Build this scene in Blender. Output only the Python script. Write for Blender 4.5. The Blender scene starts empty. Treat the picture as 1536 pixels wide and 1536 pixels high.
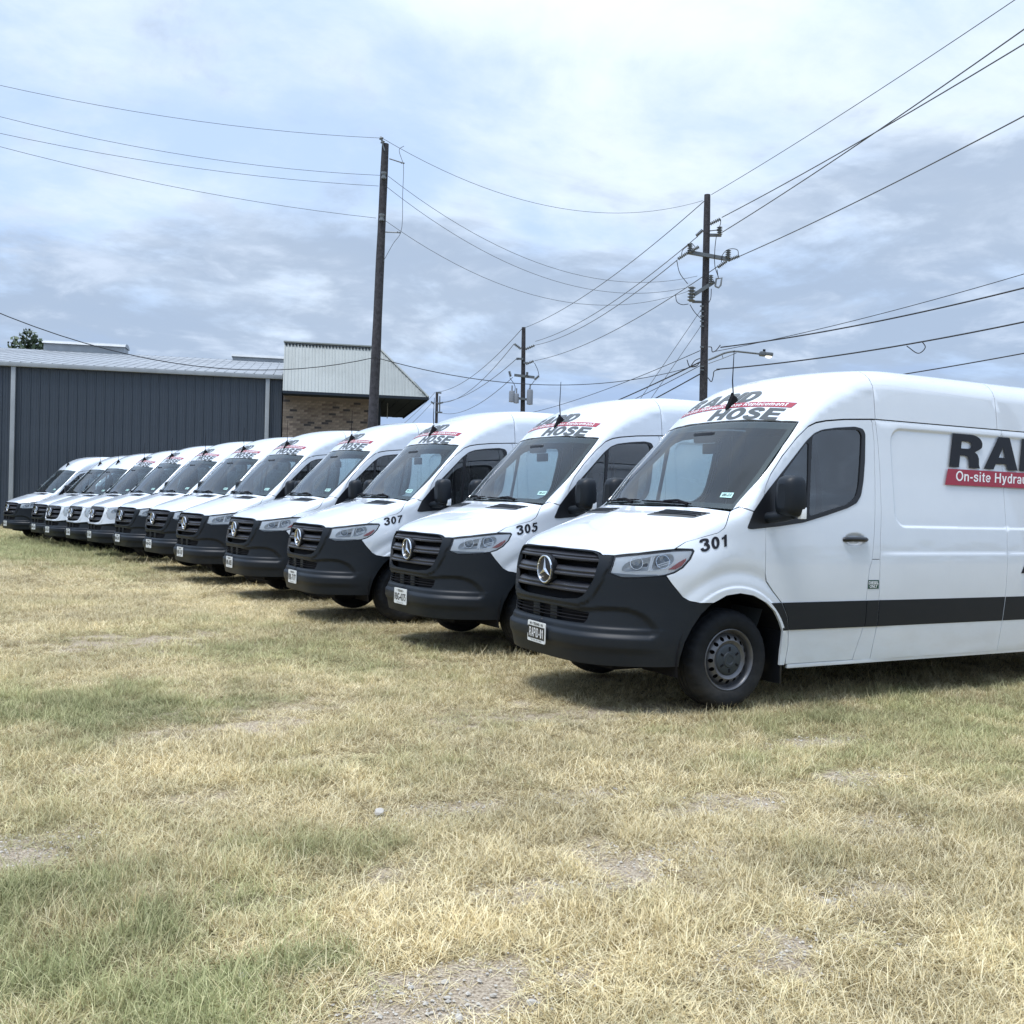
import bpy, bmesh, math, random
import numpy as np
from mathutils import Matrix, Vector
from mathutils.geometry import delaunay_2d_cdt
random.seed(7); rng = np.random.default_rng(7)
SC = bpy.context.scene
COL = SC.collection
R = math.radians

# ------------------------------------------------------------------ camera
EYE = Vector((0.0, 0.0, 1.5)); FOC = 1551.88
YAW, PITCH, ROLL = 0.495836, -0.010672, 0.026751
def cam_axes():
    F = Vector((math.sin(YAW)*math.cos(PITCH), math.cos(YAW)*math.cos(PITCH), math.sin(PITCH)))
    r = Vector((math.cos(YAW), -math.sin(YAW), 0)); u = r.cross(F)
    c, s = math.cos(ROLL), math.sin(ROLL)
    return c*r+s*u, -s*r+c*u, F
CR, CU, CF = cam_axes()
cd = bpy.data.cameras.new('camera'); cam = bpy.data.objects.new('camera', cd); COL.objects.link(cam)
cd.sensor_width = 36; cd.sensor_fit = 'HORIZONTAL'; cd.lens = 36*FOC/1536
cd.clip_start = .05; cd.clip_end = 3000
cam.matrix_world = Matrix(((CR.x, CU.x, -CF.x, EYE.x), (CR.y, CU.y, -CF.y, EYE.y), (CR.z, CU.z, -CF.z, EYE.z), (0, 0, 0, 1)))
SC.camera = cam
def at(px, py, d):
    """world point d metres in front of the eye along the sight line of a photo point"""
    return EYE + d*(CF + CR*((px-768)/FOC) - CU*((py-768)/FOC))
def ground_at(px, py):
    q = CF + CR*((px-768)/FOC) - CU*((py-768)/FOC)
    p = EYE - q*(EYE.z/q.z); return (p.x, p.y)

# ------------------------------------------------------------------ node helper
class NT:
    def __init__(s, tree): s.t = tree; s.n = tree.nodes; s.l = tree.links
    def node(s, typ, ins=None, **kw):
        n = s.n.new(typ)
        for k, v in kw.items(): setattr(n, k, v)
        for k, v in (ins or {}).items(): s.set(n.inputs[k], v)
        return n
    def set(s, sock, v):
        if isinstance(v, bpy.types.NodeSocket): s.l.new(v, sock)
        else: sock.default_value = v
    def math(s, op, a, b=None, c=None, clamp=False):
        n = s.n.new('ShaderNodeMath'); n.operation = op; n.use_clamp = clamp
        for i, v in enumerate((a, b, c)):
            if v is not None: s.set(n.inputs[i], v)
        return n.outputs[0]
    def mix(s, fac, a, b, mode='MIX'):
        n = s.n.new('ShaderNodeMix'); n.data_type = 'RGBA'; n.blend_type = mode; n.clamp_factor = True
        s.set(n.inputs[0], fac); s.set(n.inputs[6], a); s.set(n.inputs[7], b)
        return n.outputs[2]
    def ramp(s, fac, stops, interp='EASE'):
        n = s.n.new('ShaderNodeValToRGB'); n.color_ramp.interpolation = interp
        e = n.color_ramp.elements
        while len(e) < len(stops): e.new(.5)
        for x, (p, c) in zip(e, stops):
            x.position = p; x.color = (c, c, c, 1) if isinstance(c, (int, float)) else tuple(c)[:3]+(1,)
        s.set(n.inputs[0], fac); return n.outputs[0]
    def noise(s, vec, scale, detail=4, rough=.5, dist=0.0):
        n = s.n.new('ShaderNodeTexNoise'); n.inputs['Scale'].default_value = scale
        n.inputs['Detail'].default_value = detail; n.inputs['Roughness'].default_value = rough
        n.inputs['Distortion'].default_value = dist
        if vec is not None: s.l.new(vec, n.inputs['Vector'])
        return n.outputs[0]

# ------------------------------------------------------------------ sky and sun
SUN_EL, SUN_AZ = R(70), R(255)      # azimuth clockwise from +Y
W = bpy.data.worlds.new('World'); SC.world = W; W.use_nodes = True
nt = NT(W.node_tree); nt.n.clear()
sky = nt.node('ShaderNodeTexSky'); sky.sky_type = 'NISHITA'; sky.sun_disc = False
sky.sun_elevation = SUN_EL; sky.sun_rotation = SUN_AZ; sky.air_density = 1.0; sky.dust_density = 1.5; sky.ozone_density = 1.5
tc = nt.node('ShaderNodeTexCoord'); sep = nt.node('ShaderNodeSeparateXYZ', {0: tc.outputs['Generated']})
dz = nt.math('MAXIMUM', sep.outputs[2], 0.0)
den = nt.math('ADD', dz, .22)
comb = nt.node('ShaderNodeCombineXYZ', {0: nt.math('DIVIDE', sep.outputs[0], den), 1: nt.math('DIVIDE', sep.outputs[1], den), 2: 0.0})
P = comb.outputs[0]
warp = nt.node('ShaderNodeVectorMath', {0: P, 1: (-11.525, 15.597, 0)}, operation='ADD').outputs[0]
stretch = nt.node('ShaderNodeMapping', {'Vector': warp, 'Rotation': (0, 0, .4), 'Scale': (1.25, 1.3, 1.0)}).outputs[0]
def off(v, x, y): return nt.node('ShaderNodeVectorMath', {0: v, 1: (x, y, 0)}, operation='ADD').outputs[0]
n1 = nt.noise(stretch, .70, 9, .55, .45)
n2 = nt.noise(off(stretch, 15.651, -7.597), 2.0, 10, .60, .55)
n3 = nt.noise(off(P, 9.117, 2.180), 1.35, 10, .60, .35)
n4 = nt.noise(off(P, 8.364, 19.449), 4.6, 9, .58, .4)
def wsum(*pairs):
    r = None
    for v, w in pairs:
        q = nt.math('MULTIPLY', v, w); r = q if r is None else nt.math('ADD', r, q)
    return r
veil = nt.ramp(wsum((n1, .60), (n2, .25), (n4, .15)), [(.44, 0.0), (.65, 1.0)])
lowz = nt.ramp(dz, [(.03, 1.0), (.50, 0.0)])
grey = nt.ramp(wsum((n3, .55), (n2, .20), (n4, .25), (lowz, .22)), [(.56, 0.0), (.675, 1.0)])
gap = nt.ramp(wsum((n4, .5), (n2, .5)), [(.50, 0.0), (.66, 1.0)])
K = 8.6
def c10(r, g, b): return (r*K, g*K, b*K, 1)
blue = c10(.56, .73, 1.01); white = c10(.82, .915, 1.02); gry = c10(.365, .46, .61)
skyblue = nt.mix(.20, blue, sky.outputs[0])
c = nt.mix(veil, skyblue, white)
c = nt.mix(nt.math('MULTIPLY', grey, .88), c, gry)
c = nt.mix(nt.math('MULTIPLY', nt.math('MULTIPLY', gap, lowz), .85), c, c10(.70, .81, .98))
hz = nt.ramp(nt.math('ADD', dz, nt.math('MULTIPLY', nt.math('SUBTRACT', n2, .5), .16)), [(.075, 1.0), (.135, 0.0)])
c = nt.mix(nt.math('MULTIPLY', hz, .60), c, c10(.36, .51, .80))
# an overcast sky is brighter overhead than at the horizon
gain = nt.ramp(dz, [(.42, 1.0), (1.0, 1.55)], 'LINEAR')
gainv = nt.math('ADD', 1.0, nt.math('MULTIPLY', nt.math('MAXIMUM', nt.math('SUBTRACT', dz, .40), 0.0), 1.5))
cv = nt.node('ShaderNodeVectorMath', {0: c, 3: gainv}, operation='SCALE').outputs[0]
bg = nt.node('ShaderNodeBackground', {0: cv, 1: .1})
out = nt.node('ShaderNodeOutputWorld', {0: bg.outputs[0]})

sl = bpy.data.lights.new('sun', 'SUN'); sl.energy = 2.35; sl.angle = R(21); sl.color = (1, .98, .95)
so = bpy.data.objects.new('sun', sl); COL.objects.link(so)
sd = Vector((math.sin(SUN_AZ)*math.cos(SUN_EL), math.cos(SUN_AZ)*math.cos(SUN_EL), math.sin(SUN_EL)))
so.rotation_euler = sd.to_track_quat('Z', 'Y').to_euler(); so.location = (0, 0, 40)
SC.view_settings.view_transform = 'Standard'; SC.view_settings.look = 'None'
SC.view_settings.exposure = 0.45; SC.view_settings.gamma = 1.0; SC.view_settings.use_curve_mapping = False
SC.render.engine = 'CYCLES'
SC.cycles.max_bounces = 8; SC.cycles.transparent_max_bounces = 24; SC.cycles.use_denoising = True; SC.cycles.denoiser = 'OPENIMAGEDENOISE'; SC.cycles.denoising_input_passes = 'RGB_ALBEDO_NORMAL'; SC.cycles.denoising_prefilter = 'ACCURATE'

# ------------------------------------------------------------------ materials
MATS = {}
def pbr(name, col, rough=.5, metal=0.0, spec=.5, coat=0.0, coat_rough=.05, var=0.0, vscale=8.0, bump=0.0, bscale=60.0, emit=None, estr=0.0):
    m = bpy.data.materials.new(name); m.use_nodes = True
    t = NT(m.node_tree); b = t.n['Principled BSDF']
    b.inputs['Base Color'].default_value = tuple(col)+(1,); b.inputs['Roughness'].default_value = rough
    b.inputs['Metallic'].default_value = metal; b.inputs['Specular IOR Level'].default_value = spec
    b.inputs['Coat Weight'].default_value = coat; b.inputs['Coat Roughness'].default_value = coat_rough
    if var or bump:
        co = t.node('ShaderNodeTexCoord').outputs['Object']
    if var:
        n = t.noise(co, vscale, 5, .6)
        f = t.ramp(n, [(.3, 0.0), (.7, 1.0)])
        lo = tuple(max(0, x*(1-var)) for x in col)+(1,); hi = tuple(min(1, x*(1+var)) for x in col)+(1,)
        t.l.new(t.mix(f, lo, hi), b.inputs['Base Color'])
    if bump:
        n = t.noise(co, bscale, 3, .6)
        bp = t.node('ShaderNodeBump', {'Height': n, 'Strength': bump, 'Distance': .004}); t.l.new(bp.outputs[0], b.inputs['Normal'])
    if emit:
        b.inputs['Emission Color'].default_value = tuple(emit)+(1,); b.inputs['Emission Strength'].default_value = estr
    MATS[name] = m; return m
def glass(name, tint, base_ref=.0, ior=1.5, grey=None, gfac=0.0):
    m = bpy.data.materials.new(name); m.use_nodes = True; t = NT(m.node_tree); t.n.clear()
    tr = t.node('ShaderNodeBsdfTransparent', {0: tuple(tint)+(1,)})
    gl = t.node('ShaderNodeBsdfGlossy', {0: (1, 1, 1, 1), 'Roughness': .015})
    fr = t.node('ShaderNodeFresnel', {'IOR': ior})
    fac = t.math('ADD', t.math('MULTIPLY', fr.outputs[0], 1.0-base_ref), base_ref, clamp=True)
    s = tr.outputs[0]
    if grey:     # thin film of dust on the pane
        df = t.node('ShaderNodeBsdfDiffuse', {0: tuple(grey)+(1,)})
        s = t.node('ShaderNodeMixShader', {0: gfac, 1: s, 2: df.outputs[0]}).outputs[0]
    mx = t.node('ShaderNodeMixShader', {0: fac, 1: s, 2: gl.outputs[0]})
    t.node('ShaderNodeOutputMaterial', {0: mx.outputs[0]})
    MATS[name] = m; return m

paint = pbr('white_paint', (.655, .70, .755), .28, coat=.9, coat_rough=.03, var=.015, vscale=3)
def dust(mat, col, top, amt):
    """road dust thinning out upwards over the lower body, in streaky patches"""
    t = NT(mat.node_tree); b = t.n['Principled BSDF']; old = b.inputs['Base Color'].links[0].from_socket if b.inputs['Base Color'].links else tuple(b.inputs['Base Color'].default_value)
    co = t.node('ShaderNodeTexCoord').outputs['Object']; sp = t.node('ShaderNodeSeparateXYZ', {0: co})
    oi = t.node('ShaderNodeObjectInfo'); sh = t.node('ShaderNodeVectorMath', {0: co, 1: oi.outputs['Location']}, operation='ADD').outputs[0]
    n = t.noise(t.node('ShaderNodeMapping', {'Vector': sh, 'Scale': (2.0, 2.0, 5.0)}).outputs[0], 1.6, 7, .65)
    g = t.math('SUBTRACT', 1.0, t.math('DIVIDE', sp.outputs[2], top), clamp=True)
    f = t.math('MULTIPLY', t.math('MULTIPLY', g, t.ramp(n, [(.35, .15), (.70, 1.0)])), amt)
    t.l.new(t.mix(f, old, tuple(col)+(1,)), b.inputs['Base Color'])
    ro = b.inputs['Roughness'].default_value; t.l.new(t.math('ADD', ro, t.math('MULTIPLY', f, .5)), b.inputs['Roughness'])
dust(paint, (.42, .39, .33), 1.0, .32); paint.node_tree.nodes['Principled BSDF'].inputs['Coat IOR'].default_value = 1.7
plastic = pbr('charcoal_plastic', (.0055, .0088, .0135), .48, spec=.32, bump=.05, bscale=900)
gplastic = pbr('grille_plastic', (.021, .022, .028), .38)
black = pbr('black_trim', (.010, .011, .014), .32)
matte = pbr('matte_black', (.006, .006, .008), .8, spec=.2)
tyre_m = pbr('tyre_rubber', (.008, .0095, .012), .78, spec=.25, var=.25, vscale=14, bump=.15, bscale=160)
steel = pbr('painted_steel', (.135, .135, .142), .40, metal=.55, var=.12, vscale=20)
dust(plastic, (.10, .10, .095), 1.0, .09); dust(tyre_m, (.15, .135, .11), .5, .30)
capm = pbr('hub_plastic', (.024, .032, .040), .5)
chrome = pbr('chrome', (.80, .81, .83), .08, metal=1.0)
refl = pbr('lamp_reflector', (.94, .95, .95), .3)
bowlm = pbr('lamp_bowl', (.62, .64, .66), .25, metal=.25)
chromeb = pbr('lamp_chrome', (.80, .82, .84), .10, metal=1.0)
bulbm = pbr('lamp_bulb', (.85, .88, .9), .05, coat=1.0)
lampw = pbr('lamp_white', (.88, .90, .92), .2)
amber = pbr('amber_lens', (.45, .055, .035), .18, coat=.8)
trimgrey = pbr('lamp_trim', (.26, .29, .32), .3)
wsglass = glass('windshield_glass', (.76, .87, .87), .0, 1.46, (.45, .52, .54), .035)
sideglass = glass('side_glass', (.58, .70, .73), .11, 1.5)
clear = glass('clear_lens', (.97, .98, .99), .02, 1.4)
frit = pbr('frit_band', (.028, .036, .040), .25)
shade = glass('shade_band', (.16, .20, .22), .0, 1.2)
inner = pbr('interior_trim', (.06, .064, .066), .75)
innerg = pbr('interior_grey', (.095, .10, .104), .8)
dash = pbr('dashboard', (.045, .05, .05), .6, bump=.2, bscale=300)
fabric = pbr('seat_fabric', (.05, .054, .06), .9)
decal_k = pbr('black_decal', (.010, .012, .018), .5, spec=.3)
decal_g = pbr('dark_grey_decal', (.055, .062, .062), .35)
decal_r = pbr('red_decal', (.30, .022, .045), .35)
decal_w = pbr('white_decal', (.78, .79, .80), .35)
decal_gr = pbr('green_decal', (.012, .065, .045), .4)
decal_pg = pbr('pale_green_decal', (.42, .66, .62), .4)
plate_w = pbr('plate_white', (.66, .68, .68), .4)
plate_b = pbr('plate_black', (.010, .011, .013), .4)

# ------------------------------------------------------------------ object helpers
def props(o, label=None, cat=None, group=None, kind=None):
    if label: o['label'] = label
    if cat: o['category'] = cat
    if group: o['group'] = group
    if kind: o['kind'] = kind
    return o
def mk_mesh(name, verts, faces, mats, normals=None, smooth=False, mi=None):
    me = bpy.data.meshes.new(name)
    me.from_pydata([tuple(map(float, v)) for v in verts], [], [tuple(map(int, f)) for f in faces])
    for m in (mats if isinstance(mats, (list, tuple)) else [mats]): me.materials.append(m)
    if mi is not None: me.polygons.foreach_set('material_index', np.asarray(mi, dtype=np.int32))
    if smooth or normals is not None: me.polygons.foreach_set('use_smooth', np.ones(len(me.polygons), dtype=bool))
    me.update()
    if normals is not None: me.normals_split_custom_set([tuple(map(float, n)) for n in normals])
    return me
def add(name, me, parent=None, loc=None, rot=None):
    o = bpy.data.objects.new(name, me); COL.objects.link(o)
    if parent: o.parent = parent
    if loc is not None: o.location = loc
    if rot is not None: o.rotation_euler = rot
    return o
def empty(name, loc=(0, 0, 0), rot=(0, 0, 0)):
    o = bpy.data.objects.new(name, None); COL.objects.link(o); o.location = loc; o.rotation_euler = rot
    o.empty_display_size = .2; return o
class MB:
    """collects simple solids into one mesh"""
    def __init__(s): s.v = []; s.f = []; s.sm = []
    def put(s, vs, fs, sm=False):
        n = len(s.v); s.v += [tuple(v) for v in vs]; s.f += [tuple(i+n for i in f) for f in fs]; s.sm += [sm]*len(fs); return s
    def box(s, lo, hi, M=None, bev=0.0):
        if bev > 0:
            bm = bmesh.new(); bmesh.ops.create_cube(bm, size=1)
            for v in bm.verts: v.co = Vector([lo[i]+(v.co[i]+.5)*(hi[i]-lo[i]) for i in range(3)])
            bmesh.ops.bevel(bm, geom=bm.edges[:], offset=bev, segments=2, affect='EDGES', profile=.6)
            vs = [v.co.copy() for v in bm.verts]; bm.verts.index_update(); fs = [[v.index for v in f.verts] for f in bm.faces]; bm.free()
        else:
            (a, b_, c_), (d, e, f) = lo, hi
            vs = [Vector(p) for p in ((a, b_, c_), (d, b_, c_), (d, e, c_), (a, e, c_), (a, b_, f), (d, b_, f), (d, e, f), (a, e, f))]
            fs = [(0, 3, 2, 1), (4, 5, 6, 7), (0, 1, 5, 4), (1, 2, 6, 5), (2, 3, 7, 6), (3, 0, 4, 7)]
        if M is not None: vs = [M @ v for v in vs]
        return s.put(vs, fs, bev > 0)
    def tube(s, pts, rad, n=8, caps=True):
        pts = [Vector(p) for p in pts]; rads = rad if isinstance(rad, (list, tuple)) else [rad]*len(pts)
        vs = []; fs = []; up = None
        for i, p in enumerate(pts):
            d = (pts[min(i+1, len(pts)-1)]-pts[max(i-1, 0)]).normalized()
            if up is None:
                up = Vector((0, 0, 1)) if abs(d.z) < .9 else Vector((1, 0, 0))
            a = d.cross(up).normalized(); b_ = a.cross(d); up = b_
            for k in range(n):
                t_ = 2*math.pi*k/n; vs.append(p+rads[i]*(math.cos(t_)*a+math.sin(t_)*b_))
        for i in range(len(pts)-1):
            for k in range(n):
                k2 = (k+1) % n; fs.append((i*n+k, i*n+k2, (i+1)*n+k2, (i+1)*n+k))
        if caps:
            fs.append(tuple(range(n))[::-1]); m = (len(pts)-1)*n; fs.append(tuple(range(m, m+n)))
        return s.put(vs, fs, True)
    def lathe(s, prof, n=24, M=None):
        """prof = (r, h) pairs turned about local +Z"""
        vs = []; fs = []
        for r_, h in prof:
            for k in range(n):
                t_ = 2*math.pi*k/n; vs.append(Vector((r_*math.cos(t_), r_*math.sin(t_), h)))
        for i in range(len(prof)-1):
            for k in range(n):
                k2 = (k+1) % n; fs.append((i*n+k, i*n+k2, (i+1)*n+k2, (i+1)*n+k))
        if M is not None: vs = [M @ v for v in vs]
        return s.put(vs, fs, True)
    def mesh(s, name, mat):
        me = mk_mesh(name, s.v, s.f, mat); me.polygons.foreach_set('use_smooth', np.array(s.sm, dtype=bool))
        if any(s.sm): me.set_sharp_from_angle(angle=R(38))
        return me
    def build(s, name, mat, parent=None, **k): return add(name, s.mesh(name, mat), parent, **k)

# ================================================================== van body surface (metres, nose at x=0, driver's side -y)
def catmull(P, n=12):
    P = np.array(P, float); out = []
    Q = np.vstack([2*P[0]-P[1], P, 2*P[-1]-P[-2]])
    for i in range(len(P)-1):
        p0, p1, p2, p3 = Q[i:i+4]
        t0 = 0; t1 = t0+np.linalg.norm(p1-p0)**.5; t2 = t1+np.linalg.norm(p2-p1)**.5; t3 = t2+np.linalg.norm(p3-p2)**.5
        t = np.linspace(t1, t2, n, endpoint=False)[:, None]
        A1 = (t1-t)/(t1-t0)*p0+(t-t0)/(t1-t0)*p1; A2 = (t2-t)/(t2-t1)*p1+(t-t1)/(t2-t1)*p2; A3 = (t3-t)/(t3-t2)*p2+(t-t2)/(t3-t2)*p3
        B1 = (t2-t)/(t2-t0)*A1+(t-t0)/(t2-t0)*A2; B2 = (t3-t)/(t3-t1)*A2+(t-t1)/(t3-t1)*A3
        out.append((t2-t)/(t2-t1)*B1+(t-t1)/(t2-t1)*B2)
    out.append(P[-1:]); return np.vstack(out)
PROFILE = [(.45,.20),(.10,.24),(0,.30),(-.035,.40),(-.05,.52),(-.035,.64),(-.015,.78),(-.005,.90),(.005,1.00),(.03,1.09),(.075,1.165),(.15,1.215),(.30,1.275),(.5,1.345),(.72,1.42),(.92,1.49),(1.27,1.85),(1.62,2.21),(1.75,2.34),(1.91,2.465),(2.11,2.575),(2.35,2.65),(2.65,2.687),(3.1,2.695),(4,2.695),(5.5,2.695),(6.6,2.685),(6.85,2.63),(6.90,2.5),(6.93,1.8),(6.95,1.0),(6.95,.5),(6.9,.30)]
PR = catmull(PROFILE, 8); PR = np.vstack([PR, [[3.0, .20]], PR[:1]])
def sd_profile(x, z):
    x = np.asarray(x, float).ravel(); z = np.asarray(z, float).ravel()
    out = np.empty(len(x)); A = PR[:-1]; B = PR[1:]; D = B-A; L2 = (D**2).sum(1)+1e-12
    dd = np.where(D[:, 1] == 0, 1e-12, D[:, 1])
    for s in range(0, len(x), 4096):
        px = x[s:s+4096, None]; pz = z[s:s+4096, None]
        t = np.clip(((px-A[:, 0])*D[:, 0]+(pz-A[:, 1])*D[:, 1])/L2, 0, 1)
        d2 = ((A[:, 0]+t*D[:, 0]-px)**2+(A[:, 1]+t*D[:, 1]-pz)**2).min(1)
        c = ((A[:, 1] > pz) != (B[:, 1] > pz)) & (px < D[:, 0]*(pz-A[:, 1])/dd+A[:, 0])
        out[s:s+4096] = np.sqrt(d2)*np.where(c.sum(1) % 2 == 1, -1, 1)
    return out
def spl(xs, ys):
    c = catmull(list(zip(xs, ys)), 10); return lambda z: np.interp(z, c[:, 0], c[:, 1])
fW = spl([0,.3,.55,.9,1.15,1.45,1.8,2.0,2.23,2.45,2.6,2.8], [.955,.968,.985,.995,.99,.972,.932,.91,.886,.86,.835,.80])
fC = spl([0,.3,.6,1.0,1.2,1.45,2.2,2.35,2.7,3], [.32,.32,.32,.32,.31,.155,.155,.15,.10,.1])
fP = spl([0,1.0,1.2,1.5,3], [4,4,4,3,3])
fK = spl([0,.3,.6,1.2,1.5,2.15,2.45,3], [.12,.12,.12,.12,.04,.04,.16,.22])
def sstep(a, b, x):
    t = np.clip((x-a)/(b-a), 0, 1); return t*t*(3-2*t)
def G(P):
    x, y, z = P[:, 0], P[:, 1], P[:, 2]; a = np.abs(y)
    ac = np.minimum(a, 1.0); sh = fC(z)*(ac/.83)**fP(z)*(1-sstep(3, 5, x))
    f1 = sd_profile(x-sh, z+.05*a*a*sstep(2.2, 2.55, z)); f2 = a-fW(z)
    k = fK(z); h = np.maximum(k-np.abs(f1-f2), 0)/k
    return np.maximum(f1, f2)+h*h*k/4
def gradG(P, e=.006):
    g = np.stack([G(P+e*np.eye(3)[i])-G(P-e*np.eye(3)[i]) for i in range(3)], 1)
    return g/(np.linalg.norm(g, axis=1, keepdims=True)+1e-9)
def trace(O, D, it=60):
    t = np.zeros(len(O)); act = np.ones(len(O), bool)
    for i in range(it):
        idx = np.nonzero(act)[0]
        if not len(idx): break
        g = G(O[idx]+t[idx, None]*D[idx]); t[idx] += np.clip(g, -.1, .15)*(.9 if i < 10 else .55)
        act[idx] = np.abs(g) > 2e-4
    return O+t[:, None]*D
class Side:
    def ray(s, uv): n = len(uv); return np.stack([uv[:, 0], -1.25*np.ones(n), uv[:, 1]], 1), np.tile([0., 1., 0.], (n, 1))
    def uv(s, P): return P[:, [0, 2]]
class Front:
    def ray(s, uv): n = len(uv); return np.stack([-.4*np.ones(n), -uv[:, 0], uv[:, 1]], 1), np.tile([1., 0., 0.], (n, 1))
    def uv(s, P): return np.stack([-P[:, 1], P[:, 2]], 1)
class Cyl:
    def __init__(s, xc): s.xc = xc
    def ray(s, uv):
        th = uv[:, 0]/1.4; c, n = np.cos(th), np.sin(th); rr = s.xc+.45
        return np.stack([s.xc-rr*c, -rr*n, uv[:, 1]], 1), np.stack([c, n, 0*c], 1)
    def uv(s, P): return np.stack([1.4*np.arctan2(-P[:, 1], s.xc-P[:, 0]), P[:, 2]], 1)
class Cone:
    def __init__(s, xc): s.xc = xc
    def ray(s, uv):
        th = uv[:, 0]/1.6; c, n = np.cos(th), np.sin(th); r = s.xc+.3; q = .70710678
        return np.stack([s.xc-r*c, -r*n, uv[:, 1]+r], 1), np.stack([c*q, n*q, -q+0*c], 1)
    def uv(s, P): return np.stack([1.6*np.arctan2(-P[:, 1], s.xc-P[:, 0]), P[:, 2]-np.hypot(P[:, 0]-s.xc, P[:, 1])], 1)
class Roof:
    def ray(s, uv):
        ph = uv[:, 1]/1.1; c, n = np.cos(ph), np.sin(ph)
        return np.stack([uv[:, 0], -1.6*n, 1.5+1.6*c], 1), np.stack([0*c, n, -c], 1)
    def uv(s, P): return np.stack([P[:, 0], 1.1*np.arctan2(-P[:, 1], P[:, 2]-1.5)], 1)
class RearC:
    def ray(s, uv): n = len(uv); return np.stack([7.4*np.ones(n), uv[:, 0], uv[:, 1]], 1), np.tile([-1., 0., 0.], (n, 1))
    def uv(s, P): return np.stack([P[:, 1], P[:, 2]], 1)
SIDE, FRONT, CYL, CYLF, CONE, ROOF, REARC = Side(), Front(), Cyl(1.6), Cyl(2.0), Cone(2.2), Roof(), RearC()

def inpoly(pt, poly):
    x, y = pt[:, 0], pt[:, 1]; ins = np.zeros(len(pt), bool); n = len(poly)
    for i in range(n):
        (x1, y1), (x2, y2) = poly[i], poly[(i+1) % n]
        if y1 == y2: continue
        ins ^= ((y1 > y) != (y2 > y)) & (x < (x2-x1)*(y-y1)/(y2-y1)+x1)
    return ins
def pdist(pt, poly):
    A = np.asarray(poly); B = np.roll(A, -1, 0); D = B-A; L2 = (D**2).sum(1)+1e-12
    t = np.clip(((pt[:, None, :]-A)*D).sum(2)/L2, 0, 1)
    return np.sqrt((((A+t[..., None]*D)-pt[:, None, :])**2).sum(2)).min(1)
def sdpoly(pt, poly): return pdist(pt, poly)*np.where(inpoly(pt, poly), -1, 1)
def densify(poly, h):
    out = []; n = len(poly)
    for i in range(n):
        a, b_ = np.asarray(poly[i]), np.asarray(poly[(i+1) % n]); k = max(1, int(round(np.linalg.norm(b_-a)/h)))
        out += [a+(b_-a)*j/k for j in range(k)]
    return np.array(out)
def rounded(poly, r=.02, n=4):
    """round every corner of a polygon"""
    out = []; m = len(poly)
    for i in range(m):
        p, q, s = (np.asarray(poly[(i+k) % m], float) for k in (-1, 0, 1))
        a, b_ = p-q, s-q; la, lb = np.linalg.norm(a), np.linalg.norm(b_)
        rr = min(r, .45*la, .45*lb); A = q+a/la*rr; B = q+b_/lb*rr
        for t in np.linspace(0, 1, n): out.append((1-t)**2*A+2*t*(1-t)*q+t*t*B)
    return np.array(out)
def inset(poly, d):
    """move a counter-clockwise outline inwards by d"""
    p = np.asarray(poly); a = p-np.roll(p, 1, 0); b_ = np.roll(p, -1, 0)-p
    def nrm(v): v = np.stack([-v[:, 1], v[:, 0]], 1); return v/(np.linalg.norm(v, axis=1, keepdims=True)+1e-12)
    n = nrm(a)+nrm(b_); l = np.linalg.norm(n, axis=1, keepdims=True)+1e-9; n = n/l
    c = np.clip((n*nrm(b_)).sum(1, keepdims=True), .5, 1)
    return p+n*d/c
def area(p): p = np.asarray(p); q = np.roll(p, -1, 0); return .5*(p[:, 0]*q[:, 1]-q[:, 0]*p[:, 1]).sum()
def surf(uv, chart, disp=None, lift=0.0):
    O, D = chart.ray(np.asarray(uv, float)); Q = trace(O, D); N = gradG(Q)
    if disp is not None:
        e = .004; d0 = disp(Q); g = np.stack([(disp(Q+e*np.eye(3)[i])-disp(Q-e*np.eye(3)[i]))/(2*e) for i in range(3)], 1)
        g = g-(g*N).sum(1, keepdims=True)*N; n2 = N-g; n2 /= np.linalg.norm(n2, axis=1, keepdims=True)
        Q = Q+N*d0[:, None]; N = n2
    return Q+N*lift, N
def cdt2(loops, pts):
    vs = []; ed = []
    for l in loops:
        n = len(vs); k = len(l); vs += [Vector((float(p[0]), float(p[1]))) for p in l]; ed += [(n+i, n+(i+1) % k) for i in range(k)]
    vs += [Vector((float(p[0]), float(p[1]))) for p in pts]
    r = delaunay_2d_cdt(vs, ed, [], 0, 1e-7)
    V = np.array([(v.x, v.y) for v in r[0]]); F = np.array([f for f in r[2] if len(f) == 3])
    c = V[F].mean(1); ok = inpoly(c, loops[0])
    for l in loops[1:]: ok &= ~inpoly(c, l)
    F = F[ok]; a = V[F[:, 1]]-V[F[:, 0]]; b_ = V[F[:, 2]]-V[F[:, 0]]
    fl = (a[:, 0]*b_[:, 1]-a[:, 1]*b_[:, 0]) < 0; F[fl] = F[fl][:, ::-1]
    return V, F
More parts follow.
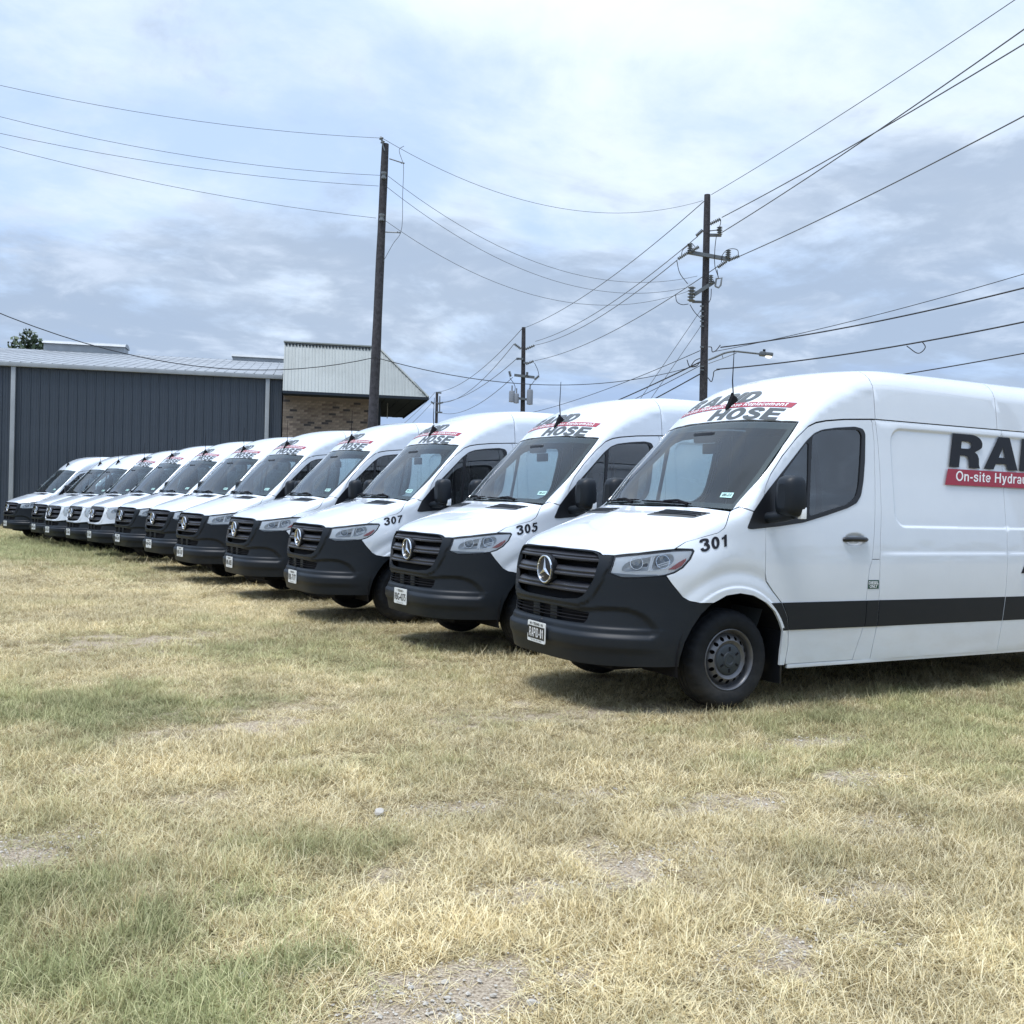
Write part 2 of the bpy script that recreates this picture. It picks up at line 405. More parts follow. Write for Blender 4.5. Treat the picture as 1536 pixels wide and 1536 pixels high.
def panel(name, poly, chart, mat, h=.04, holes=(), disp=None, gap=.0025, flange=.014, lift=0.0, mirror=False, inner_mat=None, inner=.03, rows=(), uvpoly=False, hz=None):
    """a sheet of bodywork cut to an outline; poly is 3-D (|y| allowed) unless uvpoly"""
    def cv(p):
        p = np.asarray(p, float)
        return p if uvpoly else chart.uv(p*np.array([1, -1, 1]) if p[:, 1].max() > 0 and chart is not REARC and p[:, 1].min() >= 0 else p)
    outer = cv(poly)
    if area(outer) < 0: outer = outer[::-1]
    hs = [cv(q) for q in holes]; hs = [q if area(q) < 0 else q[::-1] for q in hs]
    outer = densify(outer, h*.7); hs = [densify(q, h*.7) for q in hs]
    if gap: outer = inset(outer, gap); hs = [inset(q, gap) for q in hs]
    lo, hi = outer.min(0), outer.max(0); hz = hz or h
    gx, gz = np.meshgrid(np.arange(lo[0], hi[0], h), np.arange(lo[1], hi[1], hz)); gx[1::2] += h/2
    pts = np.stack([gx.ravel(), gz.ravel()], 1)
    if len(rows):
        rw = np.vstack([np.asarray(r) for r in rows]); tol = .45*h
        near_ = np.array([np.min(np.hypot(rw[:, 0]-p[0], rw[:, 1]-p[1])) < tol for p in pts]); pts = np.vstack([pts[~near_], rw])
    nrw = len(pts)
    k = inpoly(pts, outer)
    for q in hs: k &= ~inpoly(pts, q)
    pts = pts[k]
    if len(pts):
        k = pdist(pts, outer) > .42*min(h, hz)
        for q in hs: k &= pdist(pts, q) > .42*min(h, hz)
        pts = pts[k]
    V, F = cdt2([outer]+hs, pts)
    Q, N = surf(V, chart, disp, lift)
    n3 = np.cross(Q[F[:, 1]]-Q[F[:, 0]], Q[F[:, 2]]-Q[F[:, 0]])
    if ((n3*N[F[:, 0]]).sum(1)).mean() < 0: F = F[:, ::-1]
    verts = list(Q); faces = [tuple(f) for f in F]; mi = [0]*len(faces); ln = list(N[F.ravel()])
    # returned edges
    ec = {}
    for f in F:
        for a, b_ in ((f[0], f[1]), (f[1], f[2]), (f[2], f[0])): ec[(a, b_)] = 1
    base = len(verts)
    if flange:
        mp = {}
        for (a, b_) in ec:
            if (b_, a) in ec: continue
            for v in (a, b_):
                if v not in mp: mp[v] = len(verts); verts.append(Q[v]-N[v]*flange)
            fn = np.cross(Q[b_]-Q[a], -N[a]); fn = -fn/(np.linalg.norm(fn)+1e-9)
            faces.append((b_, a, mp[a], mp[b_])); mi.append(0); ln += [fn]*4
    mats = [mat]
    if inner_mat is not None:
        o = len(verts); verts += list(Q-N*inner)
        for f in F:
            faces.append((f[2]+o, f[1]+o, f[0]+o)); mi.append(1); ln += [-N[f[2]], -N[f[1]], -N[f[0]]]
        mats.append(inner_mat)
    verts = np.array(verts); ln = np.array(ln)
    me = mk_mesh(name, verts, faces, mats, ln, True, mi)
    if not mirror: return me
    verts = verts*np.array([1, -1, 1]); f2 = []; l2 = []; i = 0
    for f in faces:
        k = len(f); f2.append(f[::-1]); l2 += [ln[i+k-1-j]*np.array([1, -1, 1]) for j in range(k)]; i += k
    return me, mk_mesh(name, verts, f2, mats, l2, True, mi)
def sym(half):
    """full outline from its driver's half, listed centre -> ... -> centre (|y|)"""
    a = [(p[0], -p[1], p[2]) for p in half]; b_ = [(p[0], p[1], p[2]) for p in half[::-1] if p[1] > 1e-6]
    return a+b_
def fr(pts):   # (y, z) on the nose -> 3-D
    uv = np.array(pts, float); Q, _ = surf(uv, FRONT); return [(q[0], -q[1], q[2]) for q in Q]

# ------------------------------------------------------------------ lettering
def arc(cx, cy, rx, ry, a0, a1, n=10):
    return [(cx+rx*math.cos(R(a0+(a1-a0)*i/n)), cy+ry*math.sin(R(a0+(a1-a0)*i/n))) for i in range(n+1)]
def ribbon(pts, hw):
    p = catmull(pts, 6); d = np.gradient(p, axis=0); d /= np.linalg.norm(d, axis=1, keepdims=True); n = np.stack([-d[:, 1], d[:, 0]], 1)*hw
    return [tuple(q) for q in p+n]+[tuple(q) for q in (p-n)[::-1]]
GLY = {
 'I': (.31, [[(0,0),(.29,0),(.29,1),(0,1)]]),
 'H': (.88, [[(0,0),(.28,0),(.28,.38),(.57,.38),(.57,0),(.85,0),(.85,1),(.57,1),(.57,.63),(.28,.63),(.28,1),(0,1)]]),
 'E': (.78, [[(0,0),(.74,0),(.74,.23),(.28,.23),(.28,.39),(.68,.39),(.68,.61),(.28,.61),(.28,.77),(.72,.77),(.72,1),(0,1)]]),
 'A': (1.0, [[(0,0),(.29,0),(.34,.17),(.66,.17),(.71,0),(1.01,0),(.67,1),(.34,1)], [(.41,.37),(.60,.37),(.505,.70)]]),
 'P': (.86, [[(0,0),(.28,0),(.28,.35)]+arc(.50,.675,.34,.325,-90,90)+[(0,1)], [(.28,.56)]+arc(.45,.675,.10,.115,-90,90)+[(.28,.79)]]),
 'R': (.94, [[(0,0),(.28,0),(.28,.36),(.40,.36),(.50,.33),(.54,.24),(.56,0),(.88,0),(.84,.10),(.82,.30),(.76,.42),(.68,.48),(.80,.56)]+arc(.52,.70,.36,.30,-15,90,8)+[(0,1)], [(.28,.57)]+arc(.46,.675,.11,.105,-90,90)+[(.28,.78)]]),
 'D': (.90, [[(0,0)]+arc(.38,.5,.47,.5,-90,90,16)+[(0,1)], [(.28,.23)]+arc(.36,.5,.20,.27,-90,90,12)+[(.28,.77)]]),
 'O': (.98, [arc(.47,.5,.47,.53,0,345,23), arc(.47,.5,.18,.29,0,340,17)]),
 'S': (.86, [ribbon([(.68,.70),(.62,.84),(.42,.895),(.21,.85),(.15,.71),(.28,.58),(.5,.49),(.665,.37),(.65,.19),(.5,.105),(.30,.11),(.15,.18),(.10,.32)], .125)]),
}
def stk(pts, hw=.075): return ribbon(pts, hw)
def ringg(cx, cy, rx, ry, w=.15): return [arc(cx, cy, rx, ry, 0, 345, 23), arc(cx, cy, rx-w, ry-w, 0, 342, 19)]
# Arial-like bold digits and a plain bold alphabet for the slogan; each glyph = list of loop groups
SG = {
 '0': (.62, [ringg(.29,.5,.28,.52,.20)]), '1': (.48, [[[(.20,0),(.40,0),(.40,1),(.25,1),(.22,.90),(.04,.80),(.04,.63),(.20,.70)]]]),
 '3': (.62, [[ribbon([(.075,.74),(.11,.88),(.29,.93),(.45,.87),(.465,.72),(.37,.585),(.26,.555)], .10)], [ribbon([(.24,.545),(.40,.50),(.49,.38),(.48,.19),(.30,.065),(.13,.11),(.065,.28)], .10)]]),
 '5': (.62, [[[(.13,1),(.53,1),(.53,.83),(.26,.83),(.235,.64),(.08,.60)]], [ribbon([(.17,.585),(.32,.60),(.46,.50),(.47,.30),(.40,.13),(.25,.07),(.11,.13),(.065,.27)], .10)]]),
 '7': (.62, [[[(.04,1),(.57,1),(.57,.86),(.40,.55),(.31,.25),(.28,0),(.09,0),(.13,.30),(.25,.62),(.37,.83),(.04,.83)]]]),
 'A': (.76, [[[(0,0),(.16,0),(.22,.24),(.50,.24),(.56,0),(.72,0),(.45,1),(.27,1)],[(.26,.38),(.46,.38),(.36,.80)]]]), 'P': (.68, [[[(0,0),(.16,0),(.16,.40),(.34,.40)]+arc(.38,.70,.26,.30,-80,90)+[(0,1)],[(.16,.54)]+arc(.36,.70,.13,.16,-90,90)+[(.16,.86)]]]), 'I': (.26, [[[(.04,0),(.20,0),(.20,1),(.04,1)]]]), 'D': (.74, [[[(0,0)]+arc(.28,.5,.38,.5,-90,90,14)+[(0,1)],[(.16,.14)]+arc(.28,.5,.22,.36,-90,90,12)+[(.16,.86)]]]),
 'O': (.88, [ringg(.41,.5,.41,.52,.15)]), 'n': (.62, [[[(.0,0),(.15,0),(.15,.73),(.0,.73)]], [ribbon([(.10,.50),(.20,.62),(.34,.64),(.44,.56),(.46,.42),(.46,0)], .075)]]), '-': (.36, [[[(.0,.30),(.30,.30),(.30,.45),(.0,.45)]]]),
 's': (.56, [[ribbon([(.45,.52),(.40,.63),(.25,.665),(.11,.62),(.09,.50),(.20,.41),(.36,.35),(.445,.25),(.40,.11),(.25,.06),(.10,.10),(.04,.22)], .07)]]), 'i': (.27, [[[(.04,0),(.19,0),(.19,.73),(.04,.73)]], [[(.04,.86),(.19,.86),(.19,1),(.04,1)]]]),
 't': (.38, [[[(.0,.60),(.09,.60),(.09,.14),(.13,.03),(.22,-.01),(.34,.01),(.34,.13),(.26,.13),(.24,.18),(.24,.60),(.34,.60),(.34,.73),(.24,.73),(.24,.95),(.09,.87),(.09,.73),(.0,.73)]]]), 'e': (.62, [[ribbon([(.05,.375),(.50,.375),(.49,.50),(.40,.63),(.27,.66),(.13,.59),(.075,.40),(.09,.22),(.20,.08),(.34,.065),(.47,.18)], .068)]]),
 ' ': (.34, []), 'H': (.80, [[[(0,0),(.16,0),(.16,.44),(.56,.44),(.56,0),(.72,0),(.72,1),(.56,1),(.56,.58),(.16,.58),(.16,1),(0,1)]]]), 'y': (.60, [[[(.0,.73),(.16,.73),(.28,.26),(.40,.73),(.56,.73),(.34,-.02),(.28,-.16),(.16,-.22),(.04,-.20),(.04,-.08),(.13,-.09),(.20,.0)]]]),
 'd': (.64, [ringg(.27,.36,.265,.38,.14), [[(.40,0),(.55,0),(.55,1),(.40,1)]]]), 'r': (.42, [[[(.0,0),(.15,0),(.15,.73),(.0,.73)]], [ribbon([(.09,.45),(.17,.60),(.30,.655),(.40,.64)], .075)]]), 'a': (.60, [ringg(.22,.21,.21,.22,.12), [ribbon([(.07,.53),(.14,.64),(.28,.66),(.40,.61),(.43,.50),(.43,.0)], .072)]]),
 'u': (.62, [[[(.38,0),(.53,0),(.53,.73),(.38,.73)]], [ribbon([(.075,.73),(.075,.28),(.11,.12),(.22,.07),(.35,.11),(.44,.25)], .075)]]), 'l': (.26, [[[(.04,0),(.19,0),(.19,1),(.04,1)]]]), 'c': (.58, [[ribbon([(.49,.50),(.40,.63),(.27,.66),(.12,.58),(.075,.37),(.12,.15),(.27,.065),(.40,.10),(.49,.24)], .07)]]),
 'o': (.64, [ringg(.28,.365,.28,.385,.145)]), 'R': (.80, [[[(0,0),(.16,0),(.16,.40),(.30,.40),(.54,0),(.73,0),(.47,.42)]+arc(.42,.72,.28,.28,-60,90,9)+[(0,1)], [(.16,.54)]+arc(.40,.705,.14,.155,-90,90,8)+[(.16,.86)]]]), 'p': (.64, [ringg(.29,.36,.265,.38,.14), [[(.01,-.22),(.16,-.22),(.16,.73),(.01,.73)]]]),
 'm': (.92, [[[(.0,0),(.15,0),(.15,.73),(.0,.73)]], [ribbon([(.10,.52),(.20,.64),(.33,.64),(.40,.52),(.40,0)], .07)], [ribbon([(.42,.52),(.52,.64),(.65,.64),(.72,.52),(.72,0)], .07)]]),
}
def sword(txt, space=.06):
    V = []; F = []; x = 0
    for ch in txt:
        w, groups = SG[ch]
        for loops in groups:
            loops = [np.array(l, float)+[x, 0] for l in loops]
            loops = [loops[0] if area(loops[0]) > 0 else loops[0][::-1]]+[l if area(l) < 0 else l[::-1] for l in loops[1:]]
            v, f = cdt2(loops, []); F += [tuple(i+len(V) for i in q) for q in f]; V += [tuple(q) for q in v]
        x += w+space
    V = np.array(V); return V, F, V[:, 0].max()
def word(txt, space=.05):
    V = []; F = []; x = 0
    for ch in txt:
        w, loops = GLY[ch]; loops = [np.array(l, float)+[x, 0] for l in loops]
        loops = [loops[0] if area(loops[0]) > 0 else loops[0][::-1]]+[l if area(l) < 0 else l[::-1] for l in loops[1:]]
        loops = [densify(l, .18) for l in loops]
        v, f = cdt2(loops, []); F += [tuple(i+len(V) for i in q) for q in f]; V += [tuple(q) for q in v]; x += w+space
    return np.array(V), F, x-space
def text2d(txt, bold=0.0, shear=0.0):
    cu = bpy.data.curves.new('t', 'FONT'); cu.body = txt; cu.size = 1; cu.offset = bold; cu.shear = shear; cu.resolution_u = 3
    o = bpy.data.objects.new('t', cu); me = bpy.data.meshes.new_from_object(o)
    V = np.array([(v.co.x, v.co.y) for v in me.vertices]); F = [tuple(p.vertices) for p in me.polygons]
    bpy.data.objects.remove(o); bpy.data.meshes.remove(me)
    F = [f for f in F if len(f) >= 3]
    V = V-V.min(0); return V, F, V[:, 0].max()
def fit(V, w, h, shear=0.0):
    V = V*np.array([w/V[:, 0].max(), h/V[:, 1].max()]); V[:, 0] += shear*V[:, 1]; return V
def refine(V, F, mx):
    bm = bmesh.new(); vs = [bm.verts.new((p[0], p[1], 0)) for p in V]
    for f in F:
        try: bm.faces.new([vs[i] for i in f])
        except ValueError: pass
    bmesh.ops.triangulate(bm, faces=bm.faces[:])
    for _ in range(4):
        e = [e for e in bm.edges if e.calc_length() > mx]
        if not e: break
        bmesh.ops.subdivide_edges(bm, edges=e, cuts=1); bmesh.ops.triangulate(bm, faces=bm.faces[:])
    bm.verts.index_update(); V = np.array([(v.co.x, v.co.y) for v in bm.verts]); F = [tuple(v.index for v in f.verts) for f in bm.faces]; bm.free()
    return V, F
def decal(name, V, F, chart, uvf, mat, lift=.003, mx=.06, ref=None):
    V, F = refine(V, F, mx); uv = uvf(V); Q, N = surf(uv, chart, lift=lift)
    F = np.array(F); n3 = np.cross(Q[F[:, 1]]-Q[F[:, 0]], Q[F[:, 2]]-Q[F[:, 0]])
    fl = (n3*N[F[:, 0]]).sum(1) < 0; F[fl] = F[fl][:, ::-1]
    return mk_mesh(name, Q, [tuple(f) for f in F], mat, N[F.ravel()], True)
def flat_decal(name, V, F, M, mat):
    return mk_mesh(name, [M @ Vector((p[0], p[1], 0)) for p in V], F, mat)
def quad(w, h): return np.array([(0, 0), (w, 0), (w, h), (0, h)], float), [(0, 1, 2, 3)]

# ================================================================== the parts of a van
KIT = {}        # kind -> list of (key, name, mesh, parent key, matrix)
def relief_side(P):
    """pressed panels and the waist crease in the load-bay sides"""
    x, y, z = P[:, 0], P[:, 1], P[:, 2]
    def box(cx, cz, hx, hz, r): 
        qx = np.abs(x-cx)-hx+r; qz = np.abs(z-cz)-hz+r
        return np.hypot(np.maximum(qx, 0), np.maximum(qz, 0))+np.minimum(np.maximum(qx, qz), 0)-r
    d = -.012*(1-sstep(-.012, .012, box(4.72, 1.774, 2.03, .398, .12)))
    d += 0
    d += .007*(1-sstep(1.145, 1.172, z))*sstep(2.40, 2.75, x)
    d += -.004*np.exp(-((z-2.236)/.006)**2)
    return d
def relief_fender(P):
    x, y, z = P[:, 0], P[:, 1], P[:, 2]
    r = np.hypot(x-1.04, z-.39); k = sstep(.40, .60, z)
    return .009*(1-sstep(.515, .535, r))*k-.010*np.exp(-((r-.63)/.05)**2)*sstep(.55, .9, z)
def relief_roof(P):
    x, y, z = P[:, 0], P[:, 1], P[:, 2]
    d = -.003*np.exp(-((z-2.452)/.012)**2)*sstep(2.1, 2.3, x)
    return d
ledge_poly = np.vstack([catmull([(.0,.728),(.25,.728),(.45,.733),(.60,.749),(.720,.760),(.800,.745),(.856,.705),(.892,.640),(.905,.590),(.90,.555)], 5), [(.88,.545),(.0,.545)]])
frame_poly = np.array([(-.9,1.3),(.652,1.3),(.660,1.128),(.664,1.053),(.618,.899),(.546,.783),(.468,.755),(.30,.752),(0,.750),(-.30,.752),(-.468,.755),(-.546,.783),(-.618,.899),(-.664,1.053),(-.660,1.128),(-.652,1.3)])[1:]
def relief_bumper(P):
    a, z = np.abs(P[:, 1]), P[:, 2]; q = np.stack([a, z], 1)
    s = sdpoly(np.stack([P[:, 1], z], 1), frame_poly)
    d = .012*(1-sstep(-.010, .006, s))
    s2 = sdpoly(q, ledge_poly)
    d += -.020*(1-sstep(-.026, .006, s2))*1.0
    led = (1-sstep(.594, .624, z))*sstep(.425, .48, z)*(1-sstep(.80, .95, a))
    d += .014*led
    return d
hood_front = [(0,1.160),(.30,1.157),(.516,1.152),(.560,1.142),(.585,1.127),(.663,1.128),(.776,1.151),(.898,1.187)]
def build_kit(kind):
    """kind 'new': dark one-piece bumper; 'old': white nose above a dark bumper"""
    K = []
    def put(key, name, me, parent=None, M=None): K.append((key, name, me, parent, M))
    def pair(key, name, mm, parent=None):
        for k, me in zip('dp', mm): put(key+k, name, me, parent[:-1]+k if parent and parent[-1] == '_' else parent)
    hf = fr(hood_front)
    hood = hf+[(.627,.908,1.238),(.758,.938,1.275),(.878,.962,1.308),(.930,.965,1.340),(.952,.960,1.372),(1.0,.925,1.42),(1.050,.879,1.465),(.985,.60,1.477),(.93,.3,1.487),(.912,0,1.490)]
    put('hood', 'hood', panel('hood', sym(hood), CONE, paint, h=.045, inner_mat=None, flange=.02))
    # vents in the hood
    vents = panel('hood_vent', rounded(CONE.uv(np.array([(.724,-.272,1.420),(.888,-.311,1.469),(.962,-.783,1.451),(.815,-.752,1.407)])), .03), CONE, black, h=.05, lift=.002, flange=.004, uvpoly=True, gap=0, mirror=True)
    pair('vent', 'hood_vent', vents, 'hood')
    for i, f in enumerate((.3, .55, .8)):
        a = np.array([.724,-.272,1.420])*(1-f)+np.array([.888,-.311,1.469])*f; b_ = np.array([.815,-.752,1.407])*(1-f)+np.array([.962,-.783,1.451])*f
        P_ = np.array([a+(b_-a)*(.06+.88*t_) for t_ in np.linspace(0, 1, 8)]); Q, N = surf(CONE.uv(P_), CONE, lift=.004)
        for s, k in ((1, 'd'), (-1, 'p')):
            m = MB(); m.tube([(q[0], q[1]*s, q[2]) for q in Q], .005, 5); put('vs%d%s' % (i, k), 'vent_slat', m.mesh('vent_slat', plastic), 'hood')
    # ---- nose
    under_lamp = [(.429,.89,.991),(.289,.808,.976),(.194,.731,.971),(.134,.661,1.001),(.155,.668,1.063),(.177,.663,1.124)]
    seamF = [(.817,.994,.798),(.709,.988,.804),(.628,.970,.818),(.579,.955,.845),(.505,.926,.932),(.460,.905,.995)]
    archF = [(.560,.952,.345),(.564,.953,.391),(.596,.969,.523),(.649,.980,.626),(.720,.990,.723),(.805,.994,.792)]
    low = [(0.0,0,.335),(.0,.3,.335),(.03,.55,.335),(.15,.75,.338)]
    grille_half = [(0,1.146),(.30,1.143),(.510,1.138),(.556,1.122),(.578,1.095),(.584,1.062),(.570,.951),(.530,.868),(.495,.825),(.449,.803),(.281,.786),(0,.784)]
    gr_uv = np.array([(-y, z) for y, z in grille_half]+[(y, z) for y, z in grille_half[::-1] if y > 0])
    in_half = [(0,.724),(.30,.721),(.548,.706),(.540,.66),(.517,.633),(.232,.627),(0,.626)]
    def cyl_loop(half):
        h3 = fr(half); return CYL.uv(np.array(sym(h3)))
    lamp = [(.660,1.124),(.776,1.147),(.898,1.182)]
    if kind == 'new':
        top = fr([(.585,1.121),(.560,1.136),(.516,1.146),(.30,1.151),(0,1.154)])
        bp = low+archF+seamF+under_lamp+top
        put('bumper', 'bumper', panel('bumper', CYL.uv(np.array(sym(bp))), CYL, plastic, h=.016, holes=[cyl_loop(grille_half), cyl_loop(in_half)], disp=relief_bumper, flange=.03, uvpoly=True, gap=.002))
        lampo = [(.177,.663,1.125),(.305,.776,1.147),(.533,.900,1.181),(.661,.943,1.188),(.672,.950,1.175),(.638,.954,1.117),(.579,.945,1.055),(.518,.927,1.017),(.460,.905,.997),(.429,.890,.991),(.289,.808,.976),(.194,.731,.971),(.134,.661,1.001),(.155,.668,1.063)]
    else:
        sp = [(0,.745),(.30,.745),(.50,.75),(.70,.772),(.80,.785)]
        sp3 = fr(sp); mid = [(.62,.968,.805)]
        bp = low+archF+seamF[:3]+mid+sp3[::-1]
        put('bumper', 'bumper', panel('bumper', CYL.uv(np.array(sym(bp))), CYL, plastic, h=.02, holes=[cyl_loop(in_half)], disp=relief_bumper, flange=.03, uvpoly=True))
        lu = fr([(.905,.930),(.840,.890),(.740,.870),(.672,.905),(.650,1.0),(.657,1.123)])
        top = fr([(.585,1.121),(.560,1.136),(.516,1.146),(.30,1.151),(0,1.154)])
        nz = [fr([(0,.748)])[0]]+fr(sp)[1:]+mid+[(.579,.955,.845),(.52,.932,.912)]+lu+top
        put('nose', 'nose_panel', panel('nose_panel', CYL.uv(np.array(sym(nz))), CYL, paint, h=.02, holes=[cyl_loop(grille_half)], disp=lambda P: .5*relief_bumper(P)*(P[:, 2] > .76), flange=.03, uvpoly=True))
        lampo = fr([(.663,1.127),(.776,1.149),(.898,1.184)])+[(.661,.943,1.188),(.672,.950,1.175),(.638,.954,1.117),(.575,.945,1.03),(.535,.935,.95)]+fr([(.900,.925),(.840,.893),(.740,.873),(.675,.908),(.653,1.0)])
    # ---- grille
    gm = MB(); n = 40; ys = np.linspace(-.60, .60, n+1)
    Qt, _ = surf(np.stack([ys, 0*ys+1.165], 1), FRONT); Qb, _ = surf(np.stack([ys, 0*ys+.765], 1), FRONT)
    vs = [(q[0]+.075, q[1], q[2]) for q in Qt]+[(q[0]+.075, q[1], q[2]) for q in Qb]
    me = mk_mesh('grille', vs, [(i, i+1, n+2+i, n+1+i) for i in range(n)], matte)
    put('grille', 'grille', me)
    def hspan(z):
        p = gr_uv; ys = []
        for i in range(len(p)):
            (y1, z1), (y2, z2) = p[i], p[(i+1) % len(p)]
            if (z1 > z) != (z2 > z): ys.append(y1+(y2-y1)*(z-z1)/(z2-z1))
        return max(ys)
    # slats: broad blades, hollow above the lip, lip standing proud
    for i, (z, hgt) in enumerate(((1.083, .052), (.968, .062), (.853, .062))):
        sec = [(.060, hgt), (.030, hgt*.86), (.012, hgt*.5), (.016, .016), (.004, .014), (-.004, .006), (-.004, -.006), (.006, -.012), (.03, -.018), (.07, -.022)]
        vv = []; ff = []; L = 37; hw = hspan(z)-.004
        for j, y in enumerate(np.linspace(-hw, hw, L)):
            Q, _ = surf(np.array([[y, z]]), FRONT); q = Q[0]
            for dx, dzz in sec: vv.append((q[0]+dx+.006, q[1], z+dzz))
        m = len(sec)
        for j in range(L-1):
            for k in range(m-1): ff.append((j*m+k, j*m+k+1, (j+1)*m+k+1, (j+1)*m+k))
        me = mk_mesh('slat', vv, ff, gplastic, smooth=True); me.set_sharp_from_angle(angle=R(40)); put('slat%d' % i, 'slat', me, 'grille')
    m = MB(); Q, _ = surf(np.array([[0., .985]]), FRONT); ex = Q[0][0]-.012
    ME = Matrix.Translation((ex, 0, .985)) @ Matrix(((0, 0, -1, 0), (-1, 0, 0, 0), (0, 1, 0, 0), (0, 0, 0, 1)))
    m.lathe([(.115, -.05), (.115, -.004), (.104, .0), (0.0, .0)], 40, ME); put('boss', 'emblem', m.mesh('emblem', black), 'grille')
    m = MB(); m.lathe([(.094, .0), (.096, .008), (.1015, .011), (.107, .008), (.108, .0)], 48, ME)
    for k in range(3):
        a = R(90+120*k); tip = Vector((.096*math.cos(a), .096*math.sin(a), .004))
        l = Vector((.020*math.cos(a+R(60)), .020*math.sin(a+R(60)), .004)); r_ = Vector((.020*math.cos(a-R(60)), .020*math.sin(a-R(60)), .004)); c_ = Vector((0, 0, .016))
        m.put([ME @ p for p in (tip, l, c_, r_)], [(0, 1, 2), (0, 2, 3)])
    put('star', 'emblem_star', m.mesh('emblem_star', chrome), 'boss')
    # ---- lower intake
    m = MB(); ys = np.linspace(-.56, .56, 25)
    for za, zb, dx in ((.735, .615, .07),):
        Qt, _ = surf(np.stack([ys, 0*ys+za], 1), FRONT); Qb, _ = surf(np.stack([ys, 0*ys+zb], 1), FRONT)
        m.put([(q[0]+dx, q[1], q[2]) for q in Qt]+[(q[0]+dx, q[1], q[2]) for q in Qb], [(i, i+1, 26+i, 25+i) for i in range(24)])
    put('intake', 'lower_intake', m.mesh('lower_intake', matte), 'bumper')
    for i, z in enumerate((.648, .672, .696)):
        m = MB(); Q, _ = surf(np.stack([ys*.98, 0*ys+z], 1), FRONT); m.tube([(q[0]+.03, q[1], q[2]) for q in Q], .005, 5); put('is%d' % i, 'intake_slat', m.mesh('intake_slat', matte), 'bumper')
    for i, s in enumerate((-.13, .13)): m = MB(); m.box((.0, s-.05, .62), (.05, s+.05, .73), bev=.006); put('ib%d' % i, 'intake_bracket', m.mesh('intake_bracket', plastic), 'bumper')
    # ---- headlights
    lu = CYL.uv(np.array(lampo)*np.array([1, -1, 1]))
    rim_ = panel('headlight', lu, CYL, black, h=.03, lift=-.045, flange=0, uvpoly=True, gap=0, mirror=True)
    pair('lamp', 'headlight', rim_)
    # border seal ring, chrome bowl, lens
    A = np.array(lu); A = A if area(A) > 0 else A[::-1]; inn = inset(densify(A, .03), .007)
    pair('seal', 'lamp_seal', panel('lamp_seal', A, CYL, black if kind == 'new' else lampw, h=.05, holes=[inn], flange=.03, lift=.001, uvpoly=True, gap=.001, mirror=True), 'lamp_')
    bw_ = CYL.uv(np.array([(.215,-.722,1.018),(.214,-.722,1.058),(.258,-.755,1.098),(.357,-.822,1.128),(.442,-.866,1.149),(.520,-.898,1.150),(.535,-.909,1.112),(.511,-.904,1.076),(.435,-.878,1.037),(.322,-.812,1.022)]))
    bw_ = bw_ if area(bw_) > 0 else bw_[::-1]; bw_ = catmull(np.vstack([bw_, bw_[:1]]), 4)[:-1]
    uc = bw_.mean(0)
    def bd(P):      # scalloped bowl: deep in the middle, with upright flutes and a ridge between the two beams
        q = CYL.uv(np.stack([P[:, 0], -np.abs(P[:, 1]), P[:, 2]], 1)); s_ = sdpoly(q, bw_)
        x = q[:, 0]-uc[0]; return -.040*sstep(.0, .045, -s_)*(1-.9*np.exp(-((x-.01)/.016)**2))+.004*np.sin(x*120)*sstep(.012, .03, -s_)*sstep(-.02, .03, P[:, 2]-1.085)
    pair('bowl', 'lamp_bowl', panel('lamp_bowl', bw_, CYL, bowlm, h=.009, lift=-.008, disp=bd, flange=0, uvpoly=True, gap=0, mirror=True), 'lamp_')
    pair('house', 'lamp_housing', panel('lamp_housing', inset(densify(A, .03), .009), CYL, refl, h=.02, holes=[bw_], lift=-.012, flange=0.02, uvpoly=True, gap=0, mirror=True), 'lamp_')
    edge = inset(bw_, .0035)
    pair('brim', 'lamp_bezel', panel('lamp_bezel', inset(bw_, -.003), CYL, lampw, h=.02, holes=[edge], lift=-.0075, flange=.0, uvpoly=True, gap=0, mirror=True), 'lamp_')
    for i, (du, dv) in enumerate(((-.085, -.004), (.075, .012))):
        Q, N = surf(np.array([[uc[0]+du, uc[1]+dv]]), CYL, lift=-.038); nn = Vector(N[0])
        MM = Matrix.Translation(Vector(Q[0])) @ nn.to_track_quat('Z', 'Y').to_matrix().to_4x4()
        rr = .046 if i == 0 else .050
        m = MB(); m.lathe([(rr, .030), (rr*.94, .030), (rr*.80, .010), (rr*.45, -.004), (.0, -.008)], 24, MM)
        me = m.mesh('reflector', chromeb); me2 = me.copy()
        for v in me2.vertices: v.co.y *= -1
        me2.flip_normals(); put('rb%dd' % i, 'reflector', me, 'lampd'); put('rb%dp' % i, 'reflector', me2, 'lampp')
        m = MB(); m.lathe([(.015, -.004), (.015, .012), (.012, .020), (.0, .023)], 14, MM)
        me = m.mesh('bulb', trimgrey); me2 = me.copy()
        for v in me2.vertices: v.co.y *= -1
        me2.flip_normals(); put('bulb%dd' % i, 'bulb', me, 'lampd'); put('bulb%dp' % i, 'bulb', me2, 'lampp')
    dvp = np.array([(uc[0]-.014, uc[1]-.055), (uc[0]+.006, uc[1]-.058), (uc[0]+.022, uc[1]+.050), (uc[0]+.000, uc[1]+.047)])
    pair('divd', 'lamp_divider', panel('lamp_divider', dvp, CYL, lampw, h=.03, lift=-.010, flange=.03, uvpoly=True, gap=0, mirror=True), 'lamp_')
